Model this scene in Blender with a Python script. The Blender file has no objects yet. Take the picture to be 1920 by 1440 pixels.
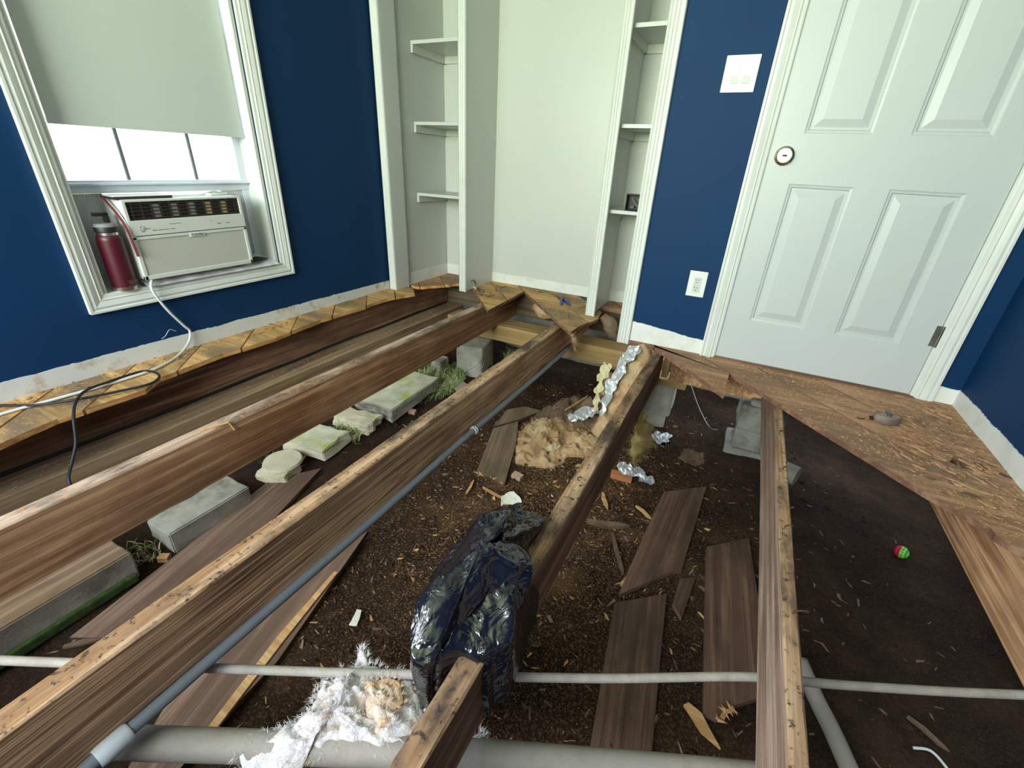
import bpy, bmesh, math, random
from mathutils import Vector, Matrix, noise
random.seed(11)
rnd = random.uniform
S = bpy.context.scene
COL = S.collection
# ------------------------------------------------------------------ camera
CF, CC = 836.32, Vector((2.2133, -2.3925, 0.845))
CR = Vector((0.88835064, 0.45682247, 0.04632891)); CU = Vector((-0.23935948, 0.37462281, 0.89574817)); CD = Vector((-0.39184203, 0.80682773, -0.4421412))
cam = bpy.data.cameras.new('camera'); cam.sensor_width = 36; cam.lens = 36*CF/1920; cam.clip_start = .02
camo = bpy.data.objects.new('camera', cam); COL.objects.link(camo)
camo.matrix_world = Matrix(((CR.x, CU.x, -CD.x, CC.x), (CR.y, CU.y, -CD.y, CC.y), (CR.z, CU.z, -CD.z, CC.z), (0, 0, 0, 1)))
S.camera = camo
# ------------------------------------------------------------------ world, light, exposure
w = bpy.data.worlds.new('world'); S.world = w; w.use_nodes = True
wn = w.node_tree.nodes; wl = w.node_tree.links; wn.clear()
tc = wn.new('ShaderNodeTexCoord'); sp = wn.new('ShaderNodeSeparateXYZ'); rp = wn.new('ShaderNodeValToRGB'); bg = wn.new('ShaderNodeBackground'); wo = wn.new('ShaderNodeOutputWorld')
mr = wn.new('ShaderNodeMapRange'); mr.inputs[1].default_value = -1; mr.inputs[2].default_value = 1
wl.new(tc.outputs['Generated'], sp.inputs[0]); wl.new(sp.outputs['Z'], mr.inputs[0]); wl.new(mr.outputs[0], rp.inputs[0]); wl.new(rp.outputs[0], bg.inputs[0]); wl.new(bg.outputs[0], wo.inputs[0])
e = rp.color_ramp.elements
e[0].position = .45; e[0].color = (.30, .36, .18, 1); e[1].position = .8; e[1].color = (.72, .86, 1.0, 1)
x = e.new(.52); x.color = (.78, .85, .62, 1); x = e.new(.62); x.color = (.92, .97, 1.0, 1)
bg.inputs[1].default_value = 3.0
def area(name, loc, aim, sx, sy, col, power, spread=180):
    l = bpy.data.lights.new(name, 'AREA'); l.shape = 'RECTANGLE'; l.size = sx; l.size_y = sy; l.color = col; l.energy = power; l.spread = math.radians(spread)
    o = bpy.data.objects.new(name, l); COL.objects.link(o); o.location = loc
    o.rotation_euler = (Vector(aim)-Vector(loc)).to_track_quat('-Z', 'Y').to_euler(); return o
# daylight coming through the two windows behind the photographer and the one beside him
area('daylight_rear_window', (1.25, -4.22, 1.5), (1.5, -1.0, .1), 1.9, 1.15, (.86, .93, 1.0), 98)
area('leaf_light_rear_window', (1.25, -4.20, 1.25), (1.2, 0.3, 3.4), 1.7, .6, (.78, 1.0, .36), 38, 115)
area('daylight_left_window', (0.08, -3.1, 1.45), (2.4, -1.2, .3), .75, 1.1, (.90, .96, 1.0), 20)
S.view_settings.view_transform = 'Standard'; S.view_settings.look = 'None'; S.view_settings.gamma = 1; S.view_settings.use_curve_mapping = False
S.view_settings.exposure = 0.30
# ------------------------------------------------------------------ helpers
def at(px, py, ax, val):                # the point where a sight line meets a real plane of the room
    d = CD + CR*((px-960)/CF) - CU*((py-720)/CF)
    return CC + d*((val-CC[ax])/d[ax])
def AX(px, py, v): return at(px, py, 0, v)
def AY(px, py, v): return at(px, py, 1, v)
def AZ(px, py, v): return at(px, py, 2, v)
def tag(o, label=None, cat=None, group=None, kind=None):
    if label: o['label'] = label
    if cat: o['category'] = cat
    if group: o['group'] = group
    if kind: o['kind'] = kind
    return o
def empty(name, loc=(0, 0, 0), label=None, cat=None, group=None, kind=None, parent=None):
    o = bpy.data.objects.new(name, None); o.empty_display_size = .05; COL.objects.link(o); o.location = loc
    if parent: o.parent = parent
    return tag(o, label, cat, group, kind)
def fbm(p, oct=4, s=1.0):
    v = 0; a = 1; p = Vector(p)*s
    for _ in range(oct):
        v += a*noise.noise(p); p = p*2.03 + Vector((3.1, 1.7, 5.3)); a *= .5
    return v
class MB:
    def __init__(s): s.v = []; s.f = []; s.m = []
    def add(s, vs, fs, m=0):
        b = len(s.v); s.v += [tuple(v) for v in vs]; s.f += [tuple(i+b for i in f) for f in fs]; s.m += [m]*len(fs); return s
    def box(s, x0, x1, y0, y1, z0, z1, m=0, b=0):
        if b: return s.bbox(x0, x1, y0, y1, z0, z1, b, m)
        v = [(x, y, z) for z in (z0, z1) for x, y in ((x0, y0), (x1, y0), (x1, y1), (x0, y1))]
        return s.add(v, [(3, 2, 1, 0), (4, 5, 6, 7), (0, 1, 5, 4), (1, 2, 6, 5), (2, 3, 7, 6), (3, 0, 4, 7)], m)
    def bbox(s, x0, x1, y0, y1, z0, z1, b, m=0):
        bm = bmesh.new(); bmesh.ops.create_cube(bm, size=1)
        for v in bm.verts: v.co = Vector((x0+(v.co.x+.5)*(x1-x0), y0+(v.co.y+.5)*(y1-y0), z0+(v.co.z+.5)*(z1-z0)))
        bmesh.ops.bevel(bm, geom=bm.edges[:], offset=b, segments=2, affect='EDGES', profile=.6)
        bm.verts.index_update(); r = s.add([v.co for v in bm.verts], [[v.index for v in f.verts] for f in bm.faces], m); bm.free(); return r
    def prism(s, poly, z0, z1, m=0, ms=None, top=None):      # poly in x,y ; top material m, side material ms
        n = len(poly); ms = m if ms is None else ms
        a = sum(poly[i][0]*poly[(i+1) % n][1]-poly[(i+1) % n][0]*poly[i][1] for i in range(n))
        if a < 0: poly = poly[::-1]
        f = top or (lambda x, y: 0)
        vs = [(p[0], p[1], z0+f(p[0], p[1])) for p in poly]+[(p[0], p[1], z1+f(p[0], p[1])) for p in poly]
        s.add(vs, [tuple(range(n))[::-1], tuple(range(n, 2*n))], m)
        s.add(vs, [(i, (i+1) % n, n+(i+1) % n, n+i) for i in range(n)], ms); return s
    def tube(s, pts, r, n=10, m=0, cap=True):
        pts = [Vector(p) for p in pts]; N = len(pts); rs = r if isinstance(r, (list, tuple)) else [r]*N
        vs = []; fs = []; prev = None
        for i, p in enumerate(pts):
            t = (pts[min(i+1, N-1)]-pts[max(i-1, 0)]).normalized()
            if prev is None:
                u = t.orthogonal().normalized()
            else:
                u = (prev - t*prev.dot(t)); u = u.normalized() if u.length > 1e-6 else t.orthogonal().normalized()
            prev = u; v = t.cross(u)
            for k in range(n):
                a = 2*math.pi*k/n; vs.append(p+(u*math.cos(a)+v*math.sin(a))*rs[i])
        for i in range(N-1):
            for k in range(n): fs.append((i*n+k, i*n+(k+1) % n, (i+1)*n+(k+1) % n, (i+1)*n+k))
        if cap: fs.append(tuple(range(n))[::-1]); fs.append(tuple(range((N-1)*n, N*n)))
        return s.add(vs, fs, m)
    def lathe(s, prof, M=None, n=32, m=0):                     # prof (r,z)
        M = M or Matrix(); vs = []; fs = []
        for r, z in prof:
            for k in range(n):
                a = 2*math.pi*k/n; vs.append(M @ Vector((r*math.cos(a), r*math.sin(a), z)))
        L = len(prof)
        for i in range(L-1):
            for k in range(n): fs.append((i*n+k, i*n+(k+1) % n, (i+1)*n+(k+1) % n, (i+1)*n+k))
        fs.append(tuple(range(n))[::-1]); fs.append(tuple(range((L-1)*n, L*n)))
        return s.add(vs, fs, m)
    def build(s, name, mats, parent=None, smooth=False, loc=None):
        me = bpy.data.meshes.new(name)
        o_ = Vector(loc) if loc is not None else Vector()
        me.from_pydata([tuple(Vector(v)-o_) for v in s.v], [], s.f); me.update()
        for m in (mats if isinstance(mats, (list, tuple)) else [mats]): me.materials.append(m)
        me.polygons.foreach_set('material_index', s.m)
        if smooth: me.polygons.foreach_set('use_smooth', [True]*len(me.polygons))
        if smooth == 'auto': me.set_sharp_from_angle(angle=math.radians(38))
        o = bpy.data.objects.new(name, me); COL.objects.link(o); o.location = o_
        if parent: o.parent = parent; o.location = o_ - parent.location if parent.type == 'EMPTY' else o_ - parent_world(parent)
        return o
def parent_world(p):
    l = p.location.copy()
    while p.parent: p = p.parent; l += p.location
    return l
def spline(pts, k=8):                    # catmull-rom
    P = [Vector(p) for p in pts]; P = [P[0]*2-P[1]]+P+[P[-1]*2-P[-2]]; out = []
    for i in range(1, len(P)-2):
        a, b, c, d = P[i-1:i+3]
        for j in range(k):
            t = j/k; out.append(.5*((2*b)+(c-a)*t+(2*a-5*b+4*c-d)*t*t+(3*b-a-3*c+d)*t**3))
    out.append(P[-2]); return out
def clip(poly, n, o, keep_greater):      # half plane n.p >= o (or <=)
    out = []; N = len(poly)
    sg = 1 if keep_greater else -1
    for i in range(N):
        a = poly[i]; b = poly[(i+1) % N]
        da = sg*(n[0]*a[0]+n[1]*a[1]-o); db = sg*(n[0]*b[0]+n[1]*b[1]-o)
        if da >= 0: out.append(a)
        if da*db < 0:
            t = da/(da-db); out.append((a[0]+(b[0]-a[0])*t, a[1]+(b[1]-a[1])*t))
    return out
# ------------------------------------------------------------------ materials
def mat(name, col=(.8, .8, .8), rough=.5, metal=0, spec=.5):
    m = bpy.data.materials.new(name); m.use_nodes = True; b = m.node_tree.nodes['Principled BSDF']
    b.inputs['Base Color'].default_value = (*col, 1); b.inputs['Roughness'].default_value = rough; b.inputs['Metallic'].default_value = metal
    b.inputs['Specular IOR Level'].default_value = spec; return m
class NT:
    def __init__(s, m): s.m = m; s.t = m.node_tree; s.b = s.t.nodes['Principled BSDF']
    def n(s, typ, **k):
        o = s.t.nodes.new(typ)
        for a, v in k.items(): setattr(o, a, v)
        return o
    def l(s, a, b): s.t.links.new(a, b)
    def coord(s, scale=(1, 1, 1), which='Object', rot=(0, 0, 0), rand=True):
        t = s.n('ShaderNodeTexCoord'); m = s.n('ShaderNodeMapping'); m.inputs['Scale'].default_value = scale; m.inputs['Rotation'].default_value = rot
        s.l(t.outputs[which], m.inputs[0])
        if rand:
            oi = s.n('ShaderNodeObjectInfo'); mu = s.n('ShaderNodeMath', operation='MULTIPLY'); mu.inputs[1].default_value = 37.0
            s.l(oi.outputs['Random'], mu.inputs[0]); s.l(mu.outputs[0], m.inputs['Location'])
        return m.outputs[0]
    def noise(s, vec, scale=5, detail=4, rough=.55, dist=0):
        o = s.n('ShaderNodeTexNoise'); o.inputs['Scale'].default_value = scale; o.inputs['Detail'].default_value = detail; o.inputs['Roughness'].default_value = rough; o.inputs['Distortion'].default_value = dist
        s.l(vec, o.inputs['Vector']); return o.outputs['Fac']
    def ramp(s, fac, stops):
        r = s.n('ShaderNodeValToRGB'); e = r.color_ramp.elements
        while len(e) > len(stops): e.remove(e[-1])
        while len(e) < len(stops): e.new(.5)
        for el, (p, c) in zip(e, stops): el.position = p; el.color = (*c, 1) if len(c) == 3 else c
        s.l(fac, r.inputs[0]); return r.outputs[0]
    def mix(s, fac, a, b, mode='MIX'):
        o = s.n('ShaderNodeMix', data_type='RGBA', blend_type=mode)
        if hasattr(fac, 'is_output'): s.l(fac, o.inputs[0])
        else: o.inputs[0].default_value = fac
        for v, i in ((a, 6), (b, 7)):
            if hasattr(v, 'is_output'): s.l(v, o.inputs[i])
            else: o.inputs[i].default_value = (*v, 1)
        return o.outputs[2]
    def bump(s, h, strength=.3, dist=.01):
        b = s.n('ShaderNodeBump'); b.inputs['Strength'].default_value = strength; b.inputs['Distance'].default_value = dist
        s.l(h, b.inputs['Height']); s.l(b.outputs[0], s.b.inputs['Normal'])
    def color(s, c): s.l(c, s.b.inputs['Base Color'])
G = lambda v: (v, v, v)
def wood(name, dark, mid, light, axis='Y', grain=55, figure=1.0, rough=.75, stain=None, stain_amt=.5, specks=None, stain_scale=4):
    m = mat(name, rough=rough, spec=.25); t = NT(m)
    k = .028
    sc = {'X': (k, 1, 1), 'Y': (1, k, 1), 'Z': (1, 1, k)}[axis[0]]
    rot = (0, 0, math.radians(47.5)) if axis == 'XD' else (0, 0, 0)
    v = t.coord(sc, rot=rot)
    n1 = t.noise(v, 9*figure, 3, .5, .6)
    w = t.n('ShaderNodeMath', operation='MULTIPLY'); w.inputs[1].default_value = grain*.9; t.l(n1, w.inputs[0])
    s_ = t.n('ShaderNodeMath', operation='SINE'); t.l(w.outputs[0], s_.inputs[0])
    mr = t.n('ShaderNodeMapRange'); mr.inputs[1].default_value = -1; t.l(s_.outputs[0], mr.inputs[0])
    fine = t.noise(v, 160, 3, .6)
    bands = t.ramp(mr.outputs[0], [(0, dark), (.28, mid), (.6, light)])
    strk = t.noise(v, 34, 4, .65, .3)
    c = t.mix(.45, bands, t.ramp(fine, [(.36, dark), (.5, mid), (.62, light)]))
    c = t.mix(t.ramp(strk, [(.44, G(.75)), (.56, G(0))]), c, dark)
    big = t.noise(t.coord((1.2, 1.2, 1.2)), 1.6, 3, .6)
    c = t.mix(t.ramp(big, [(.35, G(0)), (.75, G(.55))]), c, light)
    if stain:
        st = t.noise(t.coord({'X': (.35, 1, 1), 'Y': (1, .35, 1), 'Z': (1, 1, .35)}[axis[0]], rot=rot), stain_scale, 6, .65)
        c = t.mix(t.ramp(st, [(.45, G(0)), (.60, G(stain_amt))]), c, stain)
    if specks:
        sk = t.noise(t.coord((1, 1, 1)), 55, 5, .7)
        c = t.mix(t.ramp(sk, [(.56, G(0)), (.64, G(.9))]), c, specks)
    t.color(c); t.bump(fine, .35, .004); return m
def plain(name, col, rough=.6, var=.12, scale=6, bump=.0, bscale=80, metal=0, spec=.5, dirt=None, dirt_amt=.5, dscale=3):
    m = mat(name, col, rough, metal, spec); t = NT(m)
    v = t.coord((1, 1, 1)); n = t.noise(v, scale, 4)
    c = t.ramp(n, [(.3, tuple(max(0, a*(1-var)) for a in col)), (.7, tuple(min(1, a*(1+var)) for a in col))])
    if dirt: c = t.mix(t.ramp(t.noise(v, dscale, 6, .65), [(.52, G(0)), (.66, G(dirt_amt))]), c, dirt)
    t.color(c)
    if bump: t.bump(t.noise(v, bscale, 4), bump, .004)
    return m
M = {}
M['blue'] = plain('blue_paint', (.0035, .033, .106), .62, .06, 2, .10, 260, spec=.18)
M['white'] = plain('white_paint', (.585, .60, .575), .38, .02, 2, .03, 40)
M['trim'] = plain('trim_paint', (.69, .71, .69), .35, .03, 5, .03, 60, dirt=(.62, .58, .50), dirt_amt=.25, dscale=7)
M['door'] = plain('door_paint', (.53, .56, .57), .40, .02, 2, .05, 120)
M['stub'] = plain('bare_plaster', (.68, .68, .66), .7, .06, 9, .15, 60, dirt=(.40, .27, .15), dirt_amt=.75, dscale=9)
M['stubclean'] = plain('bare_plaster_clean', (.74, .74, .72), .7, .05, 9, .12, 60, dirt=(.52, .47, .40), dirt_amt=.35, dscale=12)
M['joist'] = wood('joist_wood', (.20, .078, .032), (.50, .245, .115), (.78, .47, .26), 'Y', 60, 1.0, stain=(.12, .058, .030), stain_amt=.6, stain_scale=3)
M['joist_streaky'] = wood('streaky_joist_wood', (.085, .030, .018), (.50, .25, .12), (.86, .56, .33), 'Y', 95, 1.3, stain=(.13, .06, .03), stain_amt=.5)
M['joist_dark'] = wood('dark_joist_wood', (.10, .046, .028), (.28, .135, .076), (.45, .255, .155), 'Y', 60, .9, stain=(.07, .04, .028), stain_amt=.6)
M['joist_grey'] = wood('grey_joist_wood', (.18, .10, .07), (.38, .25, .18), (.58, .42, .33), 'Y', 60, .9, stain=(.14, .08, .05), stain_amt=.5)
M['top'] = wood('worn_joist_top', (.20, .095, .042), (.42, .24, .115), (.56, .38, .24), 'Y', 30, 1.2, stain=(.05, .034, .026), stain_amt=.9, specks=(.03, .022, .02), stain_scale=9)
M['top_pale'] = wood('pale_joist_top', (.26, .14, .075), (.50, .35, .25), (.66, .53, .45), 'Y', 30, 1.2, stain=(.09, .065, .05), stain_amt=.8, specks=(.55, .26, .09), stain_scale=14)
M['sub'] = wood('subfloor_wood', (.27, .13, .070), (.47, .26, .145), (.60, .36, .21), 'XD', 25, .8, stain=(.20, .125, .085), stain_amt=.7, specks=(.60, .34, .17), stain_scale=5)
M['sub_orange'] = wood('orange_subfloor_wood', (.32, .17, .055), (.60, .34, .12), (.74, .46, .19), 'XD', 22, .8, stain=(.16, .12, .085), stain_amt=.8, specks=(.50, .30, .13), stain_scale=5)
M['sawn'] = wood('sawn_edge_wood', (.42, .17, .045), (.66, .33, .10), (.78, .46, .18), 'Y', 60, 2.0, stain=(.12, .07, .04), stain_amt=.4, stain_scale=12)
M['rededge'] = wood('reddish_edge_wood', (.14, .06, .035), (.26, .13, .08), (.36, .20, .13), 'XD', 40, 1, stain=(.08, .045, .03), stain_amt=.5)
M['beam'] = wood('new_beam_wood', (.27, .17, .065), (.40, .26, .11), (.50, .34, .16), 'X', 45, .6, stain=(.30, .19, .08), stain_amt=.3)
M['darkbeam'] = wood('old_beam_wood', (.07, .05, .035), (.13, .095, .065), (.20, .15, .10), 'X', 45, .8)
M['ledge'] = wood('dusty_sill_wood', (.12, .070, .042), (.24, .155, .10), (.36, .25, .17), 'Y', 50, .9, stain=(.30, .20, .10), stain_amt=.5, stain_scale=9)
M['plank'] = wood('old_floorboard_wood', (.045, .022, .015), (.115, .060, .040), (.20, .115, .08), 'Y', 40, .8, rough=.6, stain=(.045, .03, .022), stain_amt=.7, stain_scale=7)
M['plank_grey'] = wood('grey_floorboard_wood', (.09, .052, .036), (.18, .11, .076), (.28, .185, .135), 'Y', 30, .7, rough=.55, stain=(.13, .08, .055), stain_amt=.6, stain_scale=6)
M['plank_tan'] = wood('tan_floorboard_wood', (.13, .085, .05), (.21, .145, .095), (.29, .21, .14), 'Y', 30, .7, rough=.65, stain=(.09, .06, .035), stain_amt=.6, stain_scale=6)
M['chip'] = wood('fresh_splinter_wood', (.42, .20, .07), (.60, .33, .13), (.70, .45, .22), 'X', 30, 2)
M['chipdark'] = plain('dark_chip', (.16, .09, .06), .8, .3, 30)
M['bark'] = plain('grey_bark_flake', (.19, .14, .115), .8, .3, 30)
M['conc'] = plain('concrete', (.40, .39, .34), .85, .2, 14, .5, 120, dirt=(.12, .10, .08), dirt_amt=.7, dscale=5)
M['concmoss'] = plain('mossy_concrete', (.66, .64, .50), .9, .2, 14, .6, 120, dirt=(.44, .55, .10), dirt_amt=.9, dscale=6)
M['concdark'] = plain('shaded_concrete', (.24, .235, .21), .85, .2, 14, .5, 120, dirt=(.08, .065, .05), dirt_amt=.8, dscale=5)  # darker concrete copy: shade put into the colour of stepped pier and skirt walls
M['moss'] = plain('moss', (.045, .085, .018), .95, .4, 40, .8, 200)
M['stone'] = plain('round_stone', (.68, .62, .47), .85, .15, 12, .4, 90, dirt=(.35, .40, .12), dirt_amt=.5, dscale=6)
M['slate'] = plain('pinkish_slate', (.42, .34, .32), .6, .12, 10, .2, 60)
M['brick'] = plain('orange_brick', (.52, .20, .08), .85, .2, 20, .4, 120)
M['brickpale'] = plain('pale_brick', (.55, .36, .27), .85, .15, 20, .4, 120)
M['pipe'] = plain('dusty_pipe', (.27, .245, .215), .65, .12, 12, .2, 160, dirt=(.22, .17, .13), dirt_amt=.6, dscale=10)
M['thinpipe'] = plain('pale_thin_pipe', (.36, .33, .29), .7, .15, 30, .4, 200, dirt=(.30, .25, .2), dirt_amt=.6, dscale=14)
M['conduit'] = plain('grey_conduit', (.17, .19, .22), .42, .08, 8, .05, 80)
M['pvc'] = plain('pvc_fitting', (.55, .60, .64), .4, .05, 8)
M['plastic'] = plain('ac_white_plastic', (.66, .67, .65), .42, .02, 8)
M['acgrille'] = plain('ac_grille_plastic', (.50, .50, .46), .6, .04, 8)
M['darkplastic'] = plain('dark_plastic', (.012, .011, .011), .5, .2, 8)
M['darkbrown'] = plain('dark_brown_louvre', (.035, .024, .02), .45, .2, 8)
M['greyprint'] = plain('grey_print', (.16, .17, .19), .6, .02, 8)
M['accordion'] = plain('accordion_panel', (.68, .67, .69), .6, .05, 20)
M['vinyl'] = plain('window_vinyl', (.74, .78, .86), .35, .02, 5)
M['blind'] = plain('blind_fabric', (.60, .64, .62), .8, .02, 2, .05, 400)
M['maroon'] = plain('maroon_coat', (.068, .003, .013), .38, .08, 30, .12, 600)
M['steel'] = plain('brushed_steel', (.62, .60, .56), .28, .08, 20, metal=1)
M['brass'] = plain('satin_nickel', (.78, .72, .56), .24, .05, 20, metal=1)
M['ring_grey'] = plain('cap_grey', (.20, .20, .21), .5, .1, 20)
M['redfab'] = plain('dark_red_strap', (.11, .008, .014), .8, .3, 60)
M['cloth'] = plain('white_towel', (.66, .64, .68), .95, .08, 20, .8, 160, dirt=(.42, .38, .40), dirt_amt=.5, dscale=16)
M['cordwhite'] = plain('white_cord', (.66, .68, .66), .5, .03, 8)
M['cordblack'] = plain('black_cord', (.012, .013, .016), .55, .2, 8)
M['plate'] = plain('switch_plate', (.78, .80, .76), .22, .02, 8)
M['plate_g'] = plain('rocker', (.62, .62, .60), .3, .02, 8)
M['nail'] = plain('rusty_nail', (.12, .055, .035), .7, .3, 60, metal=.6)
M['toolgrey'] = plain('tool_steel', (.20, .19, .17), .45, .25, 30, metal=.8)
M['handleblue'] = plain('blue_grip', (.02, .05, .30), .45, .1, 20)
M['reel'] = plain('worn_reel_case', (.20, .15, .14), .6, .2, 40, .3, 200, metal=.3)
M['reeltop'] = plain('worn_reel_top', (.27, .23, .18), .65, .2, 40, .3, 200)
M['orange'] = plain('orange_clip', (.55, .14, .05), .6, .2, 20)
M['string'] = plain('tan_string', (.40, .30, .17), .9, .2, 20)
M['paper'] = plain('white_paper', (.74, .74, .62), .8, .05, 20)
M['balg'] = plain('ball_green', (.16, .62, .06), .5, .1, 20); M['balr'] = plain('ball_red', (.62, .02, .04), .5, .1, 20)
M['foil'] = plain('crumpled_foil', (.66, .68, .70), .42, .1, 30, metal=.6)
M['yellowfoam'] = plain('yellow_flaking_foam', (.58, .53, .32), .9, .15, 40, .8, 90)
def fibre(name, a, b, c):
    m = mat(name, a, .95, 0, .1); t = NT(m); v = t.coord((1, 1, 1))
    col = t.ramp(t.noise(v, 7, 6, .65, .5), [(.38, c), (.46, b), (.55, a)])
    t.color(t.mix(.35, col, t.ramp(t.noise(v, 60, 4, .7), [(.3, b), (.7, a)]))); t.bump(t.noise(v, 90, 6, .7, 1.0), .9, .01)
    t.b.inputs['Subsurface Weight'].default_value = .08; t.b.inputs['Subsurface Radius'].default_value = (.02, .015, .01); return m
M['fibrewhite'] = fibre('white_insulation', (.93, .90, .94), (.90, .84, .82), (.80, .48, .24))
M['fibreorange'] = fibre('orange_insulation', (.88, .76, .66), (.82, .50, .24), (.64, .30, .10))
M['fibretan'] = fibre('tan_insulation', (.74, .54, .34), (.58, .34, .16), (.26, .15, .09))
M['fibreyellow'] = fibre('yellow_insulation', (.52, .42, .20), (.44, .30, .09), (.25, .15, .05))
M['fibredark'] = fibre('dirty_insulation', (.30, .20, .13), (.20, .13, .085), (.11, .07, .045))
m = mat('black_bag_plastic', (.008, .008, .014), .12, 0, .9); t = NT(m); v = t.coord((1, 1, 1))
t.l(t.ramp(t.noise(v, 14, 5, .6), [(.35, G(.07)), (.7, G(.20))]), t.b.inputs['Roughness']); t.bump(t.noise(v, 16, 2, .5, 2.5), .55, .012); M['bag'] = m
m = mat('glass', (1, 1, 1), .0); b_ = m.node_tree.nodes['Principled BSDF']; b_.inputs['Transmission Weight'].default_value = 1; b_.inputs['IOR'].default_value = 1.02; M['glass'] = m
# grass
m = mat('grass_blade', (.16, .32, .05), .7, 0, .3); t = NT(m); v = t.coord((1, 1, 1), rand=False)
t.color(t.ramp(t.noise(v, 26, 3), [(.35, (.10, .30, .03)), (.5, (.26, .40, .10)), (.64, (.50, .47, .27))])); M['grass'] = m
m = mat('dry_grass_blade', (.5, .47, .3), .8, 0, .3); M['drygrass'] = m
# earth
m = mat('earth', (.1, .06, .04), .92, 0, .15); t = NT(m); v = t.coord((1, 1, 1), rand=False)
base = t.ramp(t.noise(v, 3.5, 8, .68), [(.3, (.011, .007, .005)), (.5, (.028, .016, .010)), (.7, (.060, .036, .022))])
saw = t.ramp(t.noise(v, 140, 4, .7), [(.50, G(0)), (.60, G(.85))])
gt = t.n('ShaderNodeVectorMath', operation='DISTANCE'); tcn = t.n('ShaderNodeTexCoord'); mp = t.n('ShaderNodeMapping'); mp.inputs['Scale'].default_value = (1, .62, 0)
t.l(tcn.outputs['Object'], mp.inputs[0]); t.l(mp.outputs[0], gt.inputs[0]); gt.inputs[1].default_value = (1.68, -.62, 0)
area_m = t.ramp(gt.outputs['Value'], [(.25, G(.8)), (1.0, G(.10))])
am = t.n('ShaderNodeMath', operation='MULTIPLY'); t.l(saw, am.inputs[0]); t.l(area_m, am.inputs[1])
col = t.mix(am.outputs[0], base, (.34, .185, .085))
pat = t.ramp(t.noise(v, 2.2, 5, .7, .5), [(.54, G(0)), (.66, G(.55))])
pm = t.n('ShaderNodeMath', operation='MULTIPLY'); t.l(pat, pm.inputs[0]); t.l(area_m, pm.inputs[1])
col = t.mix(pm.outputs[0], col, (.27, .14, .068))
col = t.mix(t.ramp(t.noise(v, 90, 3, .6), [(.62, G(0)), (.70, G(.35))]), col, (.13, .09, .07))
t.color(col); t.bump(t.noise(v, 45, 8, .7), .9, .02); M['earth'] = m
M['lawn'] = plain('outdoor_ground', (.16, .24, .07), .95, .3, 3, .6, 40)

# ------------------------------------------------------------------ setting: walls
WX = 3.172; TOP = 2.45; REAR = -4.35
def struct(name, mb, m, parent=None, smooth=False):
    o = mb.build(name, m, parent, smooth)
    if not parent: o['kind'] = 'structure'
    return o
b = MB(); b.box(-.14, 0, REAR, -3.5, -.03, TOP); b.box(-.14, 0, -3.5, -2.7, -.03, .85); b.box(-.14, 0, -3.5, -2.7, 2.05, TOP)
b.box(-.14, 0, -2.7, -1.575, -.03, TOP); b.box(-.14, 0, -1.575, -.785, -.03, .30); b.box(-.14, 0, -1.575, -.785, 1.95, TOP); b.box(-.14, 0, -.785, .20, -.03, TOP)
struct('wall_left', b, M['blue'])
b = MB(); b.box(1.74, 2.19, 0, .12, -.03, TOP); b.box(3.03, WX+.12, 0, .12, -.03, TOP); b.box(2.19, 3.03, 0, .12, 2.06, TOP)
struct('wall_back', b, M['blue'])
b = MB(); b.box(WX, WX+.12, REAR, 0, -.03, TOP)
struct('wall_right', b, M['blue'])
b = MB(); b.box(-.14, .2, REAR-.12, REAR, -.03, TOP); b.box(.2, 2.3, REAR-.12, REAR, -.03, .8); b.box(.2, 2.3, REAR-.12, REAR, 2.1, TOP); b.box(2.3, WX+.12, REAR-.12, REAR, -.03, TOP)
struct('wall_rear', b, M['blue'])
b = MB(); b.box(-.14, .05, .20, .84, -.02, TOP); b.box(-.14, 1.9, .72, .84, 0, TOP); b.box(1.725, 1.9, .12, .72, 0, TOP)
struct('wall_alcove', b, M['white'])
b = MB(); b.box(-.14, WX+.12, REAR-.12, .84, TOP, TOP+.1)
struct('ceiling', b, M['white'])
# bare plaster strips where the baseboards were pulled off (paint edge torn)
def stub(name, a, c, h0, h1, n, m, up=.0, drop=0.0, seed=0):
    # strip along a->c (x,y), room side offset t
    a = Vector(a); c = Vector(c); d = (c-a); L = d.length; d.normalize(); nrm = Vector((-d.y, d.x))*.004
    vs = []; N = max(8, int(L/.012)); fs = []
    for i in range(N+1):
        p = a+d*(L*i/N); k = i/N
        h = h0+(h1-h0)*k + .004*fbm((p.x*9+seed, p.y*9, 0), 3) + (.004*noise.noise((p.x*60+seed, p.y*60, 2)) if 1 else 0)
        for off in (0, 1):
            q = p+nrm*off
            vs += [(q.x, q.y, drop), (q.x, q.y, h)]
    for i in range(N):
        k = i*4; fs += [(k+2, k+6, k+7, k+3), (k+3, k+7, k+5, k+1), (k, k+4, k+6, k+2)]
    return struct(name, MB().add(vs, fs), m)
stub('baseboard_left', (0, .16), (0, -2.6), .055, .078, 10, M['stub'], drop=-.002, seed=3)
stub('baseboard_back', (2.14, 0), (1.765, 0), .074, .108, 10, M['stubclean'], seed=5)
stub('baseboard_corner', (WX, 0), (3.09, 0), .072, .072, 10, M['stubclean'], seed=8)
stub('baseboard_right', (WX, -2.2), (WX, 0), .08, .072, 10, M['stubclean'], seed=9)
stub('baseboard_alcove', (1.40, .72), (.48, .72), .073, .073, 10, M['stubclean'], seed=12)
# brown nail strip / sole plate under walls
b = MB(); b.box(1.76, 2.205, -.012, .0, -.024, -.001); b.box(3.09, 3.172, -.012, 0, -.02, .0); b.box(2.2, 3.03, -.03, .10, -.02, .006)
struct('trim_1', b, M['rededge'])

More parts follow.
